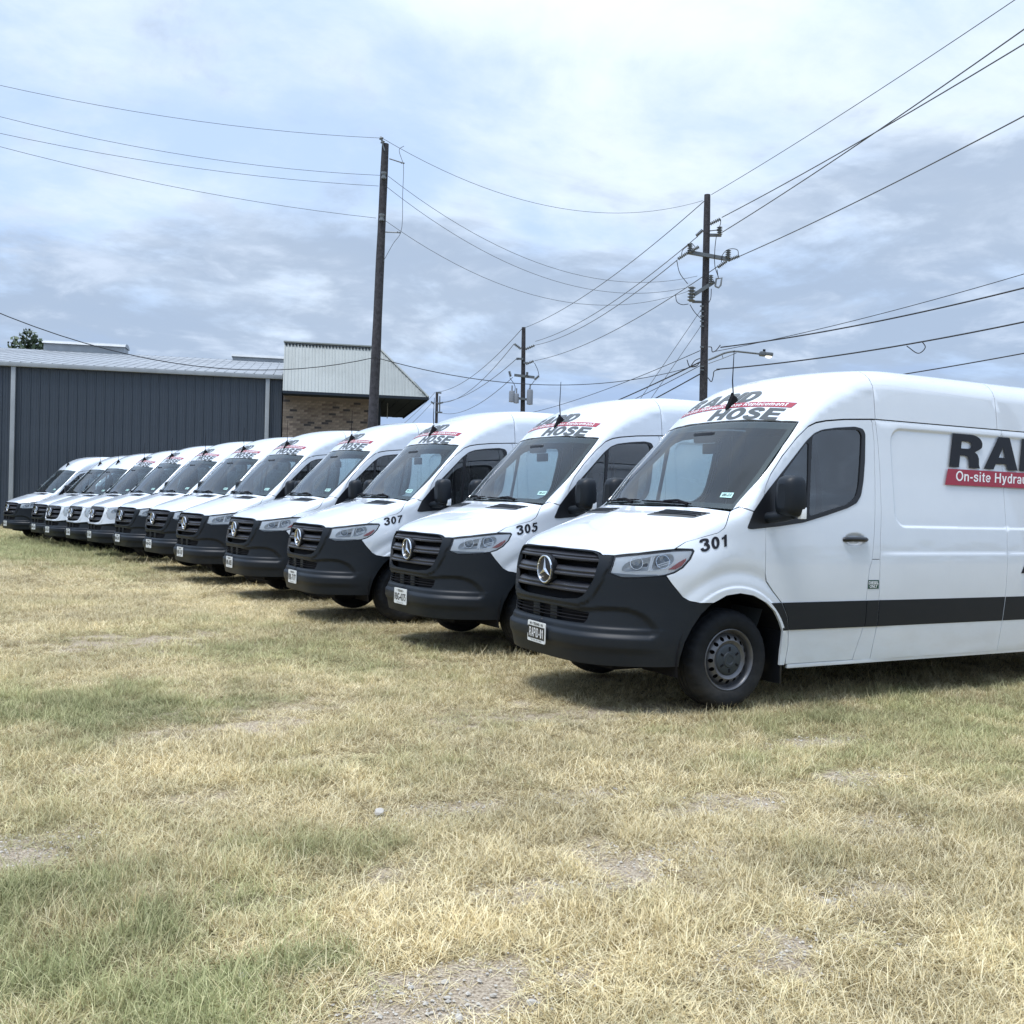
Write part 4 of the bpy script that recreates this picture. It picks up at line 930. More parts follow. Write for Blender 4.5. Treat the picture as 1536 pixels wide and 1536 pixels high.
def make_plate(parent, txt, dark, tilt=0.0):
    M = Matrix(((0, 0, -1, 0), (-1, 0, 0, 0), (0, 1, 0, 0), (0, 0, 0, 1)))      # x right seen from the front, y up, z forwards
    pl = MB(); bm = rounded([(-.153,-.079),(.153,-.079),(.153,.079),(-.153,.079)], .014)
    n = len(bm); vs = [M @ Vector((p[0], p[1], z)) for z in (0, .006) for p in bm]
    pl.put(vs, [tuple(range(n, 2*n)), tuple(range(n))[::-1]]+[(i, (i+1) % n, n+(i+1) % n, n+i) for i in range(n)])
    o = pl.build('licence_plate', plate_w, parent, loc=(-.066, 0, .504), rot=(0, 0, tilt))
    def tx(name, s, w, h, x, y, mat, bold=0.0, z=.0085):
        V, F, _ = text2d(s, bold); V = fit(V, w, h); V = V+[x-w/2, y]
        add(name, flat_decal(name, V, F, M @ Matrix.Translation((0, 0, z)), mat), o)
    if dark:
        V, F = quad(.282, .096); V += [-.141, -.054]
        add('plate_field', flat_decal('plate_field', V, F, M @ Matrix.Translation((0, 0, .0072)), plate_b), o)
        V, F, w_ = sword(txt, .17); V = V*[.236/w_, .070]+[-.118, -.041]
        add('plate_number', flat_decal('plate_number', V, F, M @ Matrix.Translation((0, 0, .0085)), decal_w), o)
        tx('plate_state', '\u2605\u2605 TEXAS \u2605\u2605' if False else 'N \u2022 TEXAS \u2022 N', .22, .020, 0, .050, plate_b, .03)
        tx('plate_motto', 'The Lone Star State', .19, .013, 0, -.070, plate_b)
    else:
        tx('plate_number', txt, .270, .072, 0, -.042, plate_b, .012)
        tx('plate_state', '\u2022 TEXAS \u2022', .17, .022, 0, .044, plate_b, .03)
        tx('plate_motto', 'The Lone Star State', .16, .012, 0, -.069, plate_b)
    return o

def ground_z(x, y):
    return -.11*sstep(22, 32, y)-.02
VANS = [  # x, y, heading, kind, lettered, number, plate
    (4.019, 6.856, 0.0, 'new', True, '301', 'RAPID-01', 'white panel van numbered 301, nearest in the row, its driver side in full view'),
    (4.09, 9.77, R(1.5), 'new', True, '305', 'RBG-4275', 'white panel van numbered 305, parked just behind the van marked 301'),
    (3.75, 12.42, R(1.5), 'new', True, '307', 'RBL-7177', 'white panel van numbered 307 on its front wing'),
    (3.63, 15.20, R(3.0), 'new', True, None, 'NBL-0853', 'white panel van parked directly behind the van marked 307'),
    (3.43, 17.86, R(7.0), 'new', True, None, 'NBF-5107', 'white panel van fifth in the row from the nearest one'),
    (3.37, 20.63, R(9.0), 'new', True, None, 'NBJ-4022', 'white panel van sixth in the row from the nearest one'),
    (3.14, 23.15, R(9.0), 'new', True, None, 'RBN-3318', 'white van with all dark bumper just before the three older pale-nosed vans'),
    (2.85, 25.57, R(8.0), 'old', True, None, 'LTD-6842', 'older white van with white grille surround, nearest of the three such vans'),
    (2.63, 28.10, R(10.0), 'old', True, None, 'LTD-6843', 'older white van with white grille surround, middle of the three such vans'),
    (2.32, 30.40, R(12.5), 'old', False, None, 'LHK-2209', 'older white van with white grille surround, farthest of the three such vans'),
    (2.13, 32.75, R(13.5), 'new', False, None, 'PKN-5160', 'white unlettered van second from the far end of the row'),
    (1.51, 35.60, R(14.1), 'new', False, None, 'PKN-5161', 'white unlettered van at the far left end of the row by the dark metal wall'),
]
build_kit('new'); build_kit('old')
DEC = build_decals()
def make_van(x, y, head, kind, lettered, number, plate, label):
    gz = float(ground_z(x, y))
    van = empty('cargo_van', (x, y, gz+.02), (0, 0, head)); props(van, label, 'van', 'white cargo vans parked in a row on the grass')
    made = {}
    for key, name, me, par, M in KIT[kind]:
        if key == 'plate': continue
        o = add(name, me, made[par] if par else van)
        made[key] = o
    pl = make_plate(van, plate, number == '301', R(-4) if number == '301' else 0.0)
    if lettered:
        for k, (name, me) in DEC.items():
            par = made['cap'] if k.startswith('roof') else made['flapd'] if k[:2] in ('di', 'dt') else made['side1d']
            add(name, me, par)
    if number: add('fleet_number', number_decal(number), made['fenderd'])
    return van
for a in VANS: make_van(*a)

# ================================================================== ground
def vnoise(x, y, s, seed=0):
    r = np.random.default_rng(seed); T = r.random((256, 256)); fx, fy = x/s+1000, y/s+1000
    i, j = np.floor(fx).astype(int), np.floor(fy).astype(int); u, v = fx-i, fy-j; u = u*u*(3-2*u); v = v*v*(3-2*v)
    g = lambda a, b_: T[a % 256, b_ % 256]
    return (g(i, j)*(1-u)+g(i+1, j)*u)*(1-v)+(g(i, j+1)*(1-u)+g(i+1, j+1)*u)*v
def fbm(x, y, s, seed=0, o=4):
    t = 0; a = .5; n = 0
    for k in range(o): t = t+a*vnoise(x, y, s, seed+k); n += a; s /= 2.1; a *= .55
    return t/n
BARE = [  # x, y, radius along x, radius along y, strength
    (1.42,2.84,.55,.22,1.0),(1.10,2.70,.35,.20,.8),(2.55,3.56,.45,.28,.85),(2.95,3.62,.28,.14,.7),(2.37,2.55,.28,.2,.9),(2.62,2.72,.25,.15,.8),(3.03,2.94,.16,.16,.9),(2.9,2.62,.2,.14,.7),(.25,4.76,.35,.25,.8),(.42,4.85,.3,.2,.6),(3.99,3.42,.4,.22,.6),(4.95,4.95,.5,.16,.8),(1.0,5.2,.3,.18,.5),(2.1,4.55,.42,.15,.7),(1.9,5.73,.35,.15,.5),(2.0,7.3,.9,.5,.45),(1.6,11.0,1.2,.7,.6),(1.0,3.9,.3,.2,.4),(.75,6.0,.3,.15,.6),(3.3,3.0,.3,.2,.6),(3.5,4.1,.4,.18,.7),(2.0,3.5,.3,.15,.6),(4.6,4.2,.35,.16,.6),(2.9,4.5,.35,.14,.6),(1.7,3.9,.28,.14,.55)]
GREEN = [(.25,3.55,.55,.65,1.0),(.62,3.0,.45,.35,1.0),(.1,4.1,.4,.3,.7),(1.13,7.55,.9,.55,.9),(.9,8.2,1.2,.4,.6),(1.4,4.3,.35,.25,.5),(2.4,5.4,.7,.5,.35),(5.8,4.8,1.6,1.0,.55),(6.5,5.4,2.0,.7,.6),(3.4,6.3,1.2,.5,.35),(3.2,9.5,1.0,1.6,.55),(2.6,10.2,1.2,.6,.4),(-1,33,9,8,1.0),(0,28,6,4,1.0),(2.5,29,3,2.5,.7),(2.9,24,.8,6,.5)]
def blobs(x, y, L):
    t = np.zeros_like(x)
    for cx, cy, rx, ry, s in L: t = np.maximum(t, s*(1-sstep(.25, 1.45, np.hypot((x-cx)/rx, (y-cy)/ry)+1.1*(vnoise(x, y, .13, 77)-.5)+.9*(vnoise(x, y, .42, 78)-.5)+.6*(vnoise(x, y, .05, 79)-.5))))
    return t
def bareness(x, y): return np.clip(blobs(x, y, BARE)+.55*sstep(.62, .78, fbm(x, y, 1.3, 31)), 0, 1)
def greenness(x, y):
    n = .03+sstep(.47, .74, fbm(x, y, 2.4, 11))*.28+sstep(.5, .75, fbm(x, y, .55, 19))*.18
    return np.clip(n+.95*blobs(x, y, GREEN), 0, .92)
gx = np.concatenate([[-700, -300, -120, -50, -20], np.arange(-8, 12.01, .1), [16, 24, 40, 90, 200, 400, 900]])
gy = np.concatenate([[-700, -300, -100, -30, -8, -2], np.arange(0, 14, .1), np.arange(14, 48, .5), [52, 60, 90, 150, 300, 500, 900]])
GX, GY = np.meshgrid(gx, gy); bar = bareness(GX.ravel(), GY.ravel()); grn = greenness(GX.ravel(), GY.ravel())
near = (np.abs(GX) < 15) & (GY > 0) & (GY < 14)
GZ = ground_z(GX, GY)+np.where(near, .016*(fbm(GX, GY, .35, 5)-.5), 0)
nx, ny = len(gx), len(gy)
gv = np.stack([GX.ravel(), GY.ravel(), GZ.ravel()], 1)
gf = [(j*nx+i, j*nx+i+1, (j+1)*nx+i+1, (j+1)*nx+i) for j in range(ny-1) for i in range(nx-1)]
m = bpy.data.materials.new('dry_soil'); m.use_nodes = True; t = NT(m.node_tree); b = t.n['Principled BSDF']
geo = t.node('ShaderNodeNewGeometry').outputs['Position']
fine = t.noise(geo, 95, 5, .7); med = t.noise(geo, 11, 5, .6); big = t.noise(geo, .9, 4, .5)
at_b = t.node('ShaderNodeAttribute', attribute_name='bare').outputs['Fac']; at_g = t.node('ShaderNodeAttribute', attribute_name='green').outputs['Fac']
soil = t.mix(t.ramp(fine, [(.30, 0.0), (.70, 1.0)]), (.17, .13, .09, 1), (.56, .475, .365, 1))
thatch = t.mix(t.ramp(fine, [(.33, 0.0), (.66, 1.0)]), (.085, .064, .034, 1), (.42, .335, .18, 1))
thatch = t.mix(t.math('MULTIPLY', at_g, .7), thatch, (.13, .135, .06, 1))
f = t.ramp(t.math('ADD', at_b, t.math('MULTIPLY', t.math('SUBTRACT', med, .5), .9)), [(.25, 0.0), (.65, 1.0)])
t.l.new(t.mix(f, thatch, soil), b.inputs['Base Color']); b.inputs['Roughness'].default_value = .95; b.inputs['Specular IOR Level'].default_value = .15
bp = t.node('ShaderNodeBump', {'Height': t.math('ADD', fine, t.math('MULTIPLY', med, 1.5)), 'Strength': .8, 'Distance': .012}); t.l.new(bp.outputs[0], b.inputs['Normal'])
me = mk_mesh('ground', gv, gf, m, smooth=True)
for nme, arr in (('bare', bar), ('green', grn)):
    at_ = me.attributes.new(nme, 'FLOAT', 'POINT'); at_.data.foreach_set('value', arr.astype(np.float32))
props(add('ground', me), kind='structure')

# ------------------------------------------------------------------ dry grass: tufts of real blades scattered over the ground
gm = bpy.data.materials.new('grass_blades'); gm.use_nodes = True; t = NT(gm.node_tree); b = t.n['Principled BSDF']
tint = t.node('ShaderNodeAttribute', attribute_name='tint', attribute_type='INSTANCER').outputs['Fac']
lum = t.node('ShaderNodeAttribute', attribute_name='lum', attribute_type='INSTANCER').outputs['Fac']
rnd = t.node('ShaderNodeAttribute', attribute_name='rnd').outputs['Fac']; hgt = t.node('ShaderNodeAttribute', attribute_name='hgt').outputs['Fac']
straw = t.ramp(rnd, [(.0, (.16, .12, .058)), (.22, (.48, .38, .185)), (.5, (.82, .695, .405)), (.85, (.98, .885, .62)), (1.0, (.42, .375, .225))], 'LINEAR')
green = t.ramp(rnd, [(.0, (.155, .195, .085)), (.5, (.33, .365, .165)), (1.0, (.66, .63, .36))], 'LINEAR')
gsel = t.ramp(t.math('ADD', tint, t.math('MULTIPLY', t.math('SUBTRACT', rnd, .5), .5)), [(.25, 0.0), (.75, 1.0)], 'LINEAR')
colr = t.mix(gsel, straw, green)
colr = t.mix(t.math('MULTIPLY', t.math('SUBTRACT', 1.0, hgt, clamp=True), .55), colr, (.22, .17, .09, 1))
colr = t.node('ShaderNodeVectorMath', {0: colr, 3: lum}, operation='SCALE').outputs[0]
t.l.new(colr, b.inputs['Base Color']); b.inputs['Roughness'].default_value = .7; b.inputs['Specular IOR Level'].default_value = .25
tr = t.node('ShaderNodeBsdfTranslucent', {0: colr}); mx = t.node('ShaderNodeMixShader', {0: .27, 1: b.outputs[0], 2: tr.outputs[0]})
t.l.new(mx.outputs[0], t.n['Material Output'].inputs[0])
tc_ = bpy.data.collections.new('grass_tufts')
def tuft(i, nb, rad, upright):
    vs = []; fs = []; hg = []; rn = []
    for k in range(nb):
        a = rng.uniform(0, 6.283); rr = rad*math.sqrt(rng.uniform()); p = np.array([rr*math.cos(a), rr*math.sin(a), 0])
        L = float(np.clip(rng.lognormal(-3.05, .42), .02, .13)); w = rng.uniform(.0008, .0018); yaw = rng.uniform(0, 6.283)
        el = rng.uniform(.6, 1.4) if upright else rng.uniform(.02, 1.05); bend = rng.uniform(-.3, 1.5); q = rng.uniform()
        if rng.uniform() < .06: L *= 1.7; q = rng.uniform(.72, .9); el *= .75
        d = np.array([math.cos(yaw), math.sin(yaw)]); side = np.array([-d[1], d[0], 0]); n0 = len(vs)
        for s_ in range(4):
            f = s_/3; wi = w*(1-.85*f*f); 
            vs += [tuple(p-side*wi), tuple(p+side*wi)]; hg += [f, f]; rn += [q, q]
            e_ = el-bend*f; p = p+L/3*np.array([d[0]*math.cos(e_), d[1]*math.cos(e_), math.sin(e_)]); p[2] = max(p[2], .003)
        for s_ in range(3): fs.append((n0+2*s_, n0+2*s_+1, n0+2*s_+3, n0+2*s_+2))
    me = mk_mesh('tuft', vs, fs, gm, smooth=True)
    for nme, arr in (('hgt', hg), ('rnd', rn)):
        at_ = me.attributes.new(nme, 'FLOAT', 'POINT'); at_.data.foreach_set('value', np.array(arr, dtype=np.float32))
    o = bpy.data.objects.new('tuft_%d' % i, me); tc_.objects.link(o)
for i in range(8): tuft(i, 64, .085, i >= 5)
Fh = np.array([math.sin(YAW), math.cos(YAW)]); Rh = np.array([math.cos(YAW), -math.sin(YAW)])
pts = []; size = []
for d0, d1, dens, sc in ((1.8, 5, 620, 1.0), (5, 9, 330, 1.1), (9, 16, 130, 1.45), (16, 30, 48, 2.2), (30, 50, 16, 3.4)):
    wmax = .60*d1+1.5; n = int((d1-d0)*2*wmax*dens)
    d = rng.uniform(d0, d1, n); l = rng.uniform(-wmax, wmax, n); k = np.abs(l) < .60*d+1.5; d, l = d[k], l[k]
    pts.append(d[:, None]*Fh+l[:, None]*Rh); size.append(np.full(len(d), sc))
pts = np.vstack(pts); size = np.concatenate(size)
bar = bareness(pts[:, 0], pts[:, 1])
keep = rng.uniform(size=len(pts)) > bar*.94
for x, y, h_, *_ in VANS:                       # no grass stands inside the tyres
    for cx in (1.04, 5.365):
        for s in (-1, 1): keep &= ~((np.abs(pts[:, 0]-x-cx) < .16) & (np.abs(pts[:, 1]-y-s*.83) < .13))
bu, bv = pts[:, 0]-1.589, pts[:, 1]-46.956
keep &= (bu*.2895+bv*.9572) < -.1
pts = pts[keep]; size = size[keep]; bar = bar[keep]; n = len(pts)
gr = np.clip(greenness(pts[:, 0], pts[:, 1])+rng.normal(0, .12, n), 0, 1)
hv = .42+.62*fbm(pts[:, 0], pts[:, 1], .8, 41)-.40*bar+.22*gr
hv = hv+.7*((pts[:, 1] > 22) & (pts[:, 0] > 1.4) & (pts[:, 0] < 6))*rng.uniform(0, 1, n)
sc3 = np.stack([size*rng.uniform(.8, 1.2, n), size*rng.uniform(.8, 1.2, n), np.power(size, .35)*hv*rng.uniform(.75, 1.3, n)], 1)
me = mk_mesh('dry_grass', np.stack([pts[:, 0], pts[:, 1], ground_z(pts[:, 0], pts[:, 1])-.004], 1), [], gm)
def fattr(nme, typ, arr, fld):
    a = me.attributes.new(nme, typ, 'POINT'); a.data.foreach_set(fld, np.ascontiguousarray(arr, dtype=np.int32 if typ == 'INT' else np.float32).ravel())
lumv = np.clip(1.04+.75*(fbm(pts[:, 0], pts[:, 1], 1.1, 53)-.5)+.4*(fbm(pts[:, 0], pts[:, 1], .22, 57)-.5)+rng.normal(0, .10, n), .5, 1.4)
fattr('tint', 'FLOAT', gr, 'value'); fattr('lum', 'FLOAT', lumv, 'value')
fattr('rotv', 'FLOAT_VECTOR', np.stack([rng.normal(0, .10, n), rng.normal(0, .10, n), rng.uniform(0, 6.283, n)], 1), 'vector')
fattr('sclv', 'FLOAT_VECTOR', sc3, 'vector')
up = rng.uniform(size=n) < np.clip(.10+.35*gr, 0, 1)*(1-bar)
fattr('idx', 'INT', np.where(up, rng.integers(5, 8, n), rng.integers(0, 5, n)), 'value')
go = props(add('dry_grass', me), 'patchy dry yellow grass covering the lot in front of the vans', 'grass', kind='stuff')
ng = bpy.data.node_groups.new('scatter', 'GeometryNodeTree')
ng.interface.new_socket('Geometry', in_out='INPUT', socket_type='NodeSocketGeometry'); ng.interface.new_socket('Geometry', in_out='OUTPUT', socket_type='NodeSocketGeometry')
gi = ng.nodes.new('NodeGroupInput'); goo = ng.nodes.new('NodeGroupOutput')
ci = ng.nodes.new('GeometryNodeCollectionInfo'); ci.inputs['Collection'].default_value = tc_; ci.inputs['Separate Children'].default_value = True; ci.inputs['Reset Children'].default_value = True
ip = ng.nodes.new('GeometryNodeInstanceOnPoints'); ip.inputs['Pick Instance'].default_value = True
def nattr(nme, typ):
    a = ng.nodes.new('GeometryNodeInputNamedAttribute'); a.data_type = typ; a.inputs['Name'].default_value = nme; return a.outputs['Attribute']
e2r = ng.nodes.new('FunctionNodeEulerToRotation')
ng.links.new(nattr('rotv', 'FLOAT_VECTOR'), e2r.inputs[0])
ng.links.new(gi.outputs[0], ip.inputs['Points']); ng.links.new(ci.outputs[0], ip.inputs['Instance']); ng.links.new(nattr('idx', 'INT'), ip.inputs['Instance Index'])
ng.links.new(e2r.outputs[0], ip.inputs['Rotation']); ng.links.new(nattr('sclv', 'FLOAT_VECTOR'), ip.inputs['Scale']); ng.links.new(ip.outputs[0], goo.inputs[0])
mod = go.modifiers.new('scatter', 'NODES'); mod.node_group = ng

# ------------------------------------------------------------------ stones
stone_m = pbr('pale_stone', (.44, .41, .36), .9, var=.3, vscale=60, bump=.4, bscale=150)
def stone_mesh(seed, flat=.6):
    bm = bmesh.new(); bmesh.ops.create_icosphere(bm, subdivisions=2, radius=1); r = random.Random(seed)
    pl = [(Vector((r.gauss(0, 1), r.gauss(0, 1), r.gauss(0, 1))).normalized(), r.uniform(.55, .85)) for _ in range(9)]
    for v in bm.verts:
        for nrm, dd in pl:
            k = v.co.dot(nrm)-dd
            if k > 0: v.co -= nrm*k
        v.co.z *= flat
    me = bpy.data.meshes.new('stone'); bm.to_mesh(me); bm.free(); me.materials.append(stone_m); return me
for i, (px, py, s, lab) in enumerate(((668,1466,.016,'small pale stone at the upper rim of the bottom centre bare patch'),(688,1520,.022,'angular white stone at the bottom edge, largest in the bare patch'),(797,1497,.020,'round grey stone at the right end of the bottom bare patch'),(616,1474,.014,'tiny stone at the left end of the bottom bare patch'),(671,1489,.014,'tiny white chip in the middle of the bottom bare patch'),(1242,1346,.018,'small white stone in the little bare spot below the front wheel of van 301'),(1209,1482,.022,'pale stone at the lower end of the bare strip near the bottom right'),(1476,1357,.020,'pale stone nearest the right edge of the picture'),(365,1457,.020,'pale stone among the greener grass at bottom left'),(740,1485,.013,'tiny grey chip right of the middle of the bottom bare patch'))):
    x, y = ground_at(px, py); o = add('stone', stone_mesh(i), None, (x, y, -.018+s*.2), (0, 0, i*1.3)); o.scale = (s*1.0, s*.8, s*.8)
    props(o, lab, 'stone', 'small pale stones on the bare ground')
x, y = ground_at(568, 1218); o = add('stone', stone_mesh(91, .35), None, (x, y, .002), (R(12), R(-10), .6)); o.scale = (.034, .024, .030); props(o, 'flat pale stone lying alone in the grass left of centre', 'stone')
gm_ = MB(); sm = [stone_mesh(200+i) for i in range(4)]; gvv = []; gff = []
for cx, cy, rx, ry, s in BARE:
    if s < .6 or cy > 5: continue
    for _ in range(int(420*rx*ry/.1)):
        a = rng.uniform(0, 6.283); q = math.sqrt(rng.uniform())*1.0; x, y = cx+rx*q*math.cos(a), cy+ry*q*math.sin(a); r_ = float(np.clip(rng.lognormal(-5.6, .5), .0018, .011)); n = len(gvv)
        ox = np.array([(1, 0, 0), (0, 1, 0), (-1, 0, 0), (0, -1, 0), (0, 0, .7), (0, 0, -.5)])*rng.uniform(.7, 1.2, (6, 1)); th = rng.uniform(0, 6.28); c_, s_ = math.cos(th), math.sin(th)
        for p in ox: gvv.append((x+r_*(p[0]*c_-p[1]*s_), y+r_*(p[0]*s_+p[1]*c_), -.016+r_*p[2]))
        for f in ((0,1,4),(1,2,4),(2,3,4),(3,0,4)): gff.append(tuple(n+k for k in f))
props(add('gravel', mk_mesh('gravel', gvv, gff, stone_m)), 'fine pale gravel showing in the bare patches of soil', 'gravel', kind='stuff')

# ================================================================== buildings
slate = pbr('slate_metal', (.048, .062, .082), .5, metal=.15, var=.10, vscale=.6)
lightm = pbr('pale_metal', (.31, .335, .355), .5, metal=.1, var=.10, vscale=1.5)
roofm = pbr('galvanised_roof', (.27, .285, .30), .5, metal=.25, var=.28, vscale=.8)
mansm = pbr('mansard_metal', (.27, .295, .29), .5, metal=.1, var=.08, vscale=.7)
soffm = pbr('soffit_board', (.034, .042, .054), 1.0, spec=0.0)
mortar = pbr('mortar', (.20, .17, .15), .95)
brick_ms = [pbr('brick_%s' % n, c, .9, var=.2, vscale=7) for n, c in (('tan', (.21, .175, .145)), ('buff', (.255, .215, .18)), ('brown', (.15, .122, .105)), ('dark', (.062, .058, .060)))]
BRZ = math.atan2(-.28950, .95718)
bld = props(empty('metal_building', (1.5894, 46.9558, -.13), (0, 0, BRZ)), 'long dark slate metal building with pale roof behind the far vans', 'building')
Z0 = .13
PW = .358
def wall_panel_mesh(h):
    prof = [(0, 0), (.018, -.034), (.052, -.034), (.070, 0), (.150, 0), (.158, -.008), (.170, -.008), (.178, 0), (.250, 0), (.258, -.008), (.270, -.008), (.278, 0), (PW-.002, 0)]
    vs = [(x, y, z) for z in (0, h) for x, y in prof]; n = len(prof); return mk_mesh('wall_panel', vs, [(i, i+1, n+i+1, n+i) for i in range(n-1)], slate)
wp = wall_panel_mesh(6.42+Z0)
for i in range(-36, 31): add('wall_panel', wp, bld, (.06+i*PW, 0, 0))
MB().box((-13, .02, 0), (11.2, .12, 6.5+Z0)).build('wall', slate, bld)
MB().box((-13, 23.9, 0), (11.2, 24, 6.5+Z0)).build('wall', slate, bld); MB().box((-13, .12, 0), (-12.9, 23.9, 6.5+Z0)).build('wall', slate, bld); MB().box((11.1, .12, 0), (11.2, 23.9, 6.5+Z0)).build('wall', slate, bld)
for u in (.547, 10.6): MB().box((u-.085, -.16, 0), (u+.085, -.036, 6.42+Z0), bev=.01).build('downspout', lightm, bld)
MB().box((-13.1, -.22, 6.42+Z0), (11.22, -.03, 6.60+Z0), bev=.02).build('gutter', lightm, bld)
def roof_sheet(flip):
    w = .40; prof = [(0, 0), (.016, .024), (.036, .024), (.052, 0), (w-.002, 0)]; s = -1 if flip else 1
    a, b_ = (-.20, 6.60+Z0), (12.0, 8.66+Z0)
    vs = [(x, (12+s*(12-a[0])*-1 if False else (a[0] if not flip else 24.2)), a[1]+dz) for x, dz in prof]+[(x, b_[0], b_[1]+dz) for x, dz in prof]
    n = len(prof); return mk_mesh('roof_sheet', vs, [(i, i+1, n+i+1, n+i) if not flip else (n+i, n+i+1, i+1, i) for i in range(n-1)], roofm)
ra, rb = roof_sheet(False), roof_sheet(True)
for i in range(-33, 28): add('roof_sheet', ra, bld, (i*.40, 0, 0)); add('roof_sheet', rb, bld, (i*.40, 0, 0))
for u0, u1, zt in ((-.98, 2.95, 9.16), (8.38, 11.1, 8.98)):
    m = MB(); m.box((u0, 11.4, 8.4+Z0), (u1, 12.6, zt-.22+Z0)); n = 7; vs = []; ff = []
    for k in range(n):
        a = math.pi*k/(n-1)
        for u in (u0-.05, u1+.05): vs.append((u, 12-.72*math.cos(a), zt-.22+Z0+.22*math.sin(a)))
    ff = [(2*k, 2*k+1, 2*k+3, 2*k+2) for k in range(n-1)]; ff += [tuple(2*k for k in range(n)), tuple(2*k+1 for k in range(n))]
    m.put(vs, ff); m.build('ridge_vent', lightm, bld)
# ---- brick office with a mansard roof at the end of the metal building
off = props(empty('brick_office', (1.5894, 46.9558, -.13), (0, 0, BRZ)), 'brown brick office under a pale ribbed mansard roof at the building end', 'building')
U0, U1 = 11.25, 15.25
MB().box((U0+.012, .012, 0), (U1-.012, 9, 5.86+Z0)).build('wall', mortar, off)
bmeshes = []
for k in range(4): bmeshes.append([MB().box((0, 0, 0), (.288, .05, .088), bev=.008 if False else 0).mesh('brick', mm_) for mm_ in brick_ms])
def pick(): return int(rng.choice(4, p=(.42, .30, .17, .11)))
rows_ = int(5.80/.1); lowm = MB(); count = 0
for r_ in range(rows_-1, -1, -1):
    z = .02+r_*.1; x = U0+(.15 if r_ % 2 else 0)-(.0); first = True
    xs = []
    if r_ % 2: xs.append((U0, .138))
    while x+.288 <= U1+.001: xs.append((x, .288)); x += .30
    if U1-x > .05: xs.append((x, U1-x))
    for bx, bw in xs:
        dy = float(rng.uniform(-.006, .004))
        if count < 290 and bw > .28:
            add('brick', bmeshes[0][pick()], off, (bx, dy, z)); count += 1
        else: lowm.box((bx, dy, z), (bx+bw, .05, z+.088))
o = lowm.build('brickwork', brick_ms[0], off); o['kind'] = 'stuff'
# side walls' bricks as one sheet of courses
m = MB()
for r_ in range(rows_):
    for k in range(29):
        v = .02+k*.30+(.15 if r_ % 2 else 0); m.box((U1-.02, v, .02+r_*.1), (U1+.004*(k % 3), v+.288, .108+r_*.1))
o = m.build('brickwork', brick_ms[2], off); o['kind'] = 'stuff'
VB, VT, ZB, ZT, UB, UT = -1.5, -.1, 5.80+Z0, 8.02+Z0, 17.3, 15.2
def mans(u, f): return (u, VB+(VT-VB)*f, ZB+(ZT-ZB)*f)
def ftop(u): return 1.0 if u <= UT else max(0.0, (UB-u)/(UB-UT))
nrm = Vector((0, -(ZT-ZB), VT-VB)).normalized(); nrm = Vector((0, -abs(nrm.y), abs(nrm.z)))
pw = .42; u = U0
while u < UB-.05:
    ue = min(u+pw, UB); m = MB(); fa, fb = ftop(u), ftop(ue-.004)
    q = [mans(u, 0), mans(ue-.004, 0), mans(ue-.004, fb), mans(u, fa)]
    if u < UT < ue: q = [mans(u, 0), mans(ue-.004, 0), mans(ue-.004, fb), mans(UT, 1), mans(u, 1)]
    m.put(q, [tuple(range(len(q)))])
    for k in range(3):
        ur = u+.02+k*.14
        if ur+.03 > UB: break
        fr_ = ftop(ur+.03)
        if fr_ < .02: break
        o_ = nrm*.025; a, b_, c_, d = (Vector(mans(ur, .0)), Vector(mans(ur+.03, .0)), Vector(mans(ur+.03, fr_)), Vector(mans(ur, fr_)))
        m.put([a, b_, c_, d, a+o_, b_+o_, c_+o_, d+o_], [(4, 5, 6, 7), (0, 4, 7, 3), (1, 2, 6, 5), (0, 1, 5, 4), (3, 7, 6, 2)])
    m.build('mansard_panel', mansm, off); u += pw
for k in range(26):     # the hipped side facing right
    v0 = VB+k*.42; v1 = v0+.416; m = MB()
    def sd_(v, f): return (UB+(UT-UB)*f, v, ZB+(ZT-ZB)*f)
    f0 = min(1, (v0-VB)/(VT-VB)); f1 = min(1, (v1-VB)/(VT-VB))
    m.put([sd_(v0, 0), sd_(v1, 0), sd_(v1, f1), sd_(v0, f0)], [(0, 1, 2, 3)])
    m.box((0, 0, 0), (.02, .03, .9), Matrix.Translation(sd_(v0, 0)) @ Matrix.Rotation(math.atan2(UT-UB, ZT-ZB), 4, 'Y')); m.build('mansard_panel', mansm, off)
VE = VB+26*.42
MB().put([(U0, VB, ZB), (U0, VT, ZT), (U0, VE, ZT), (U0, VE, ZB)], [(0, 1, 2, 3)]).build('gable_end', mansm, off)
MB().box((U0, VT, ZT-.05), (UT, VE, ZT+.02)).build('flat_roof', roofm, off)
m = MB(); m.box((U0-.03, VT-.12, ZT-.02), (UT+.05, VT+.10, ZT+.045), bev=.01); m.build('ridge_cap', mansm, off)
m = MB()
for k in range(28): m.box((U0+.04+k*.14, VT-.155, ZT-.115), (U0+.12+k*.14, VT-.075, ZT-.085))
m.build('closure_strip', soffm, off)
h0, h1 = Vector((UB, VB, ZB)), Vector((UT, VT, ZT)); MB().tube([h0+Vector((0, -.02, .03)), h1+Vector((0, -.02, .03))], .05, 6).build('hip_cap', mansm, off)
MB().box((U0, VB-.03, ZB-.10), (UB+.03, VB+.03, ZB+.015)).build('fascia', soffm, off); MB().box((UB-.03, VB+.03, ZB-.10), (UB+.03, VE, ZB+.015)).build('fascia', soffm, off)
for k in range(7): MB().box((U1+k*.292, VB+.03, ZB-.05-.012*(k % 2)), (U1+k*.292+.285, VE, ZB-.02)).build('soffit_board', soffm, off)
for k in range(5): MB().box((U0, VB+.03+k*.29, ZB-.05-.012*(k % 2)), (U1-.005, VB+.03+k*.29+.284, ZB-.02)).build('soffit_board', soffm, off)
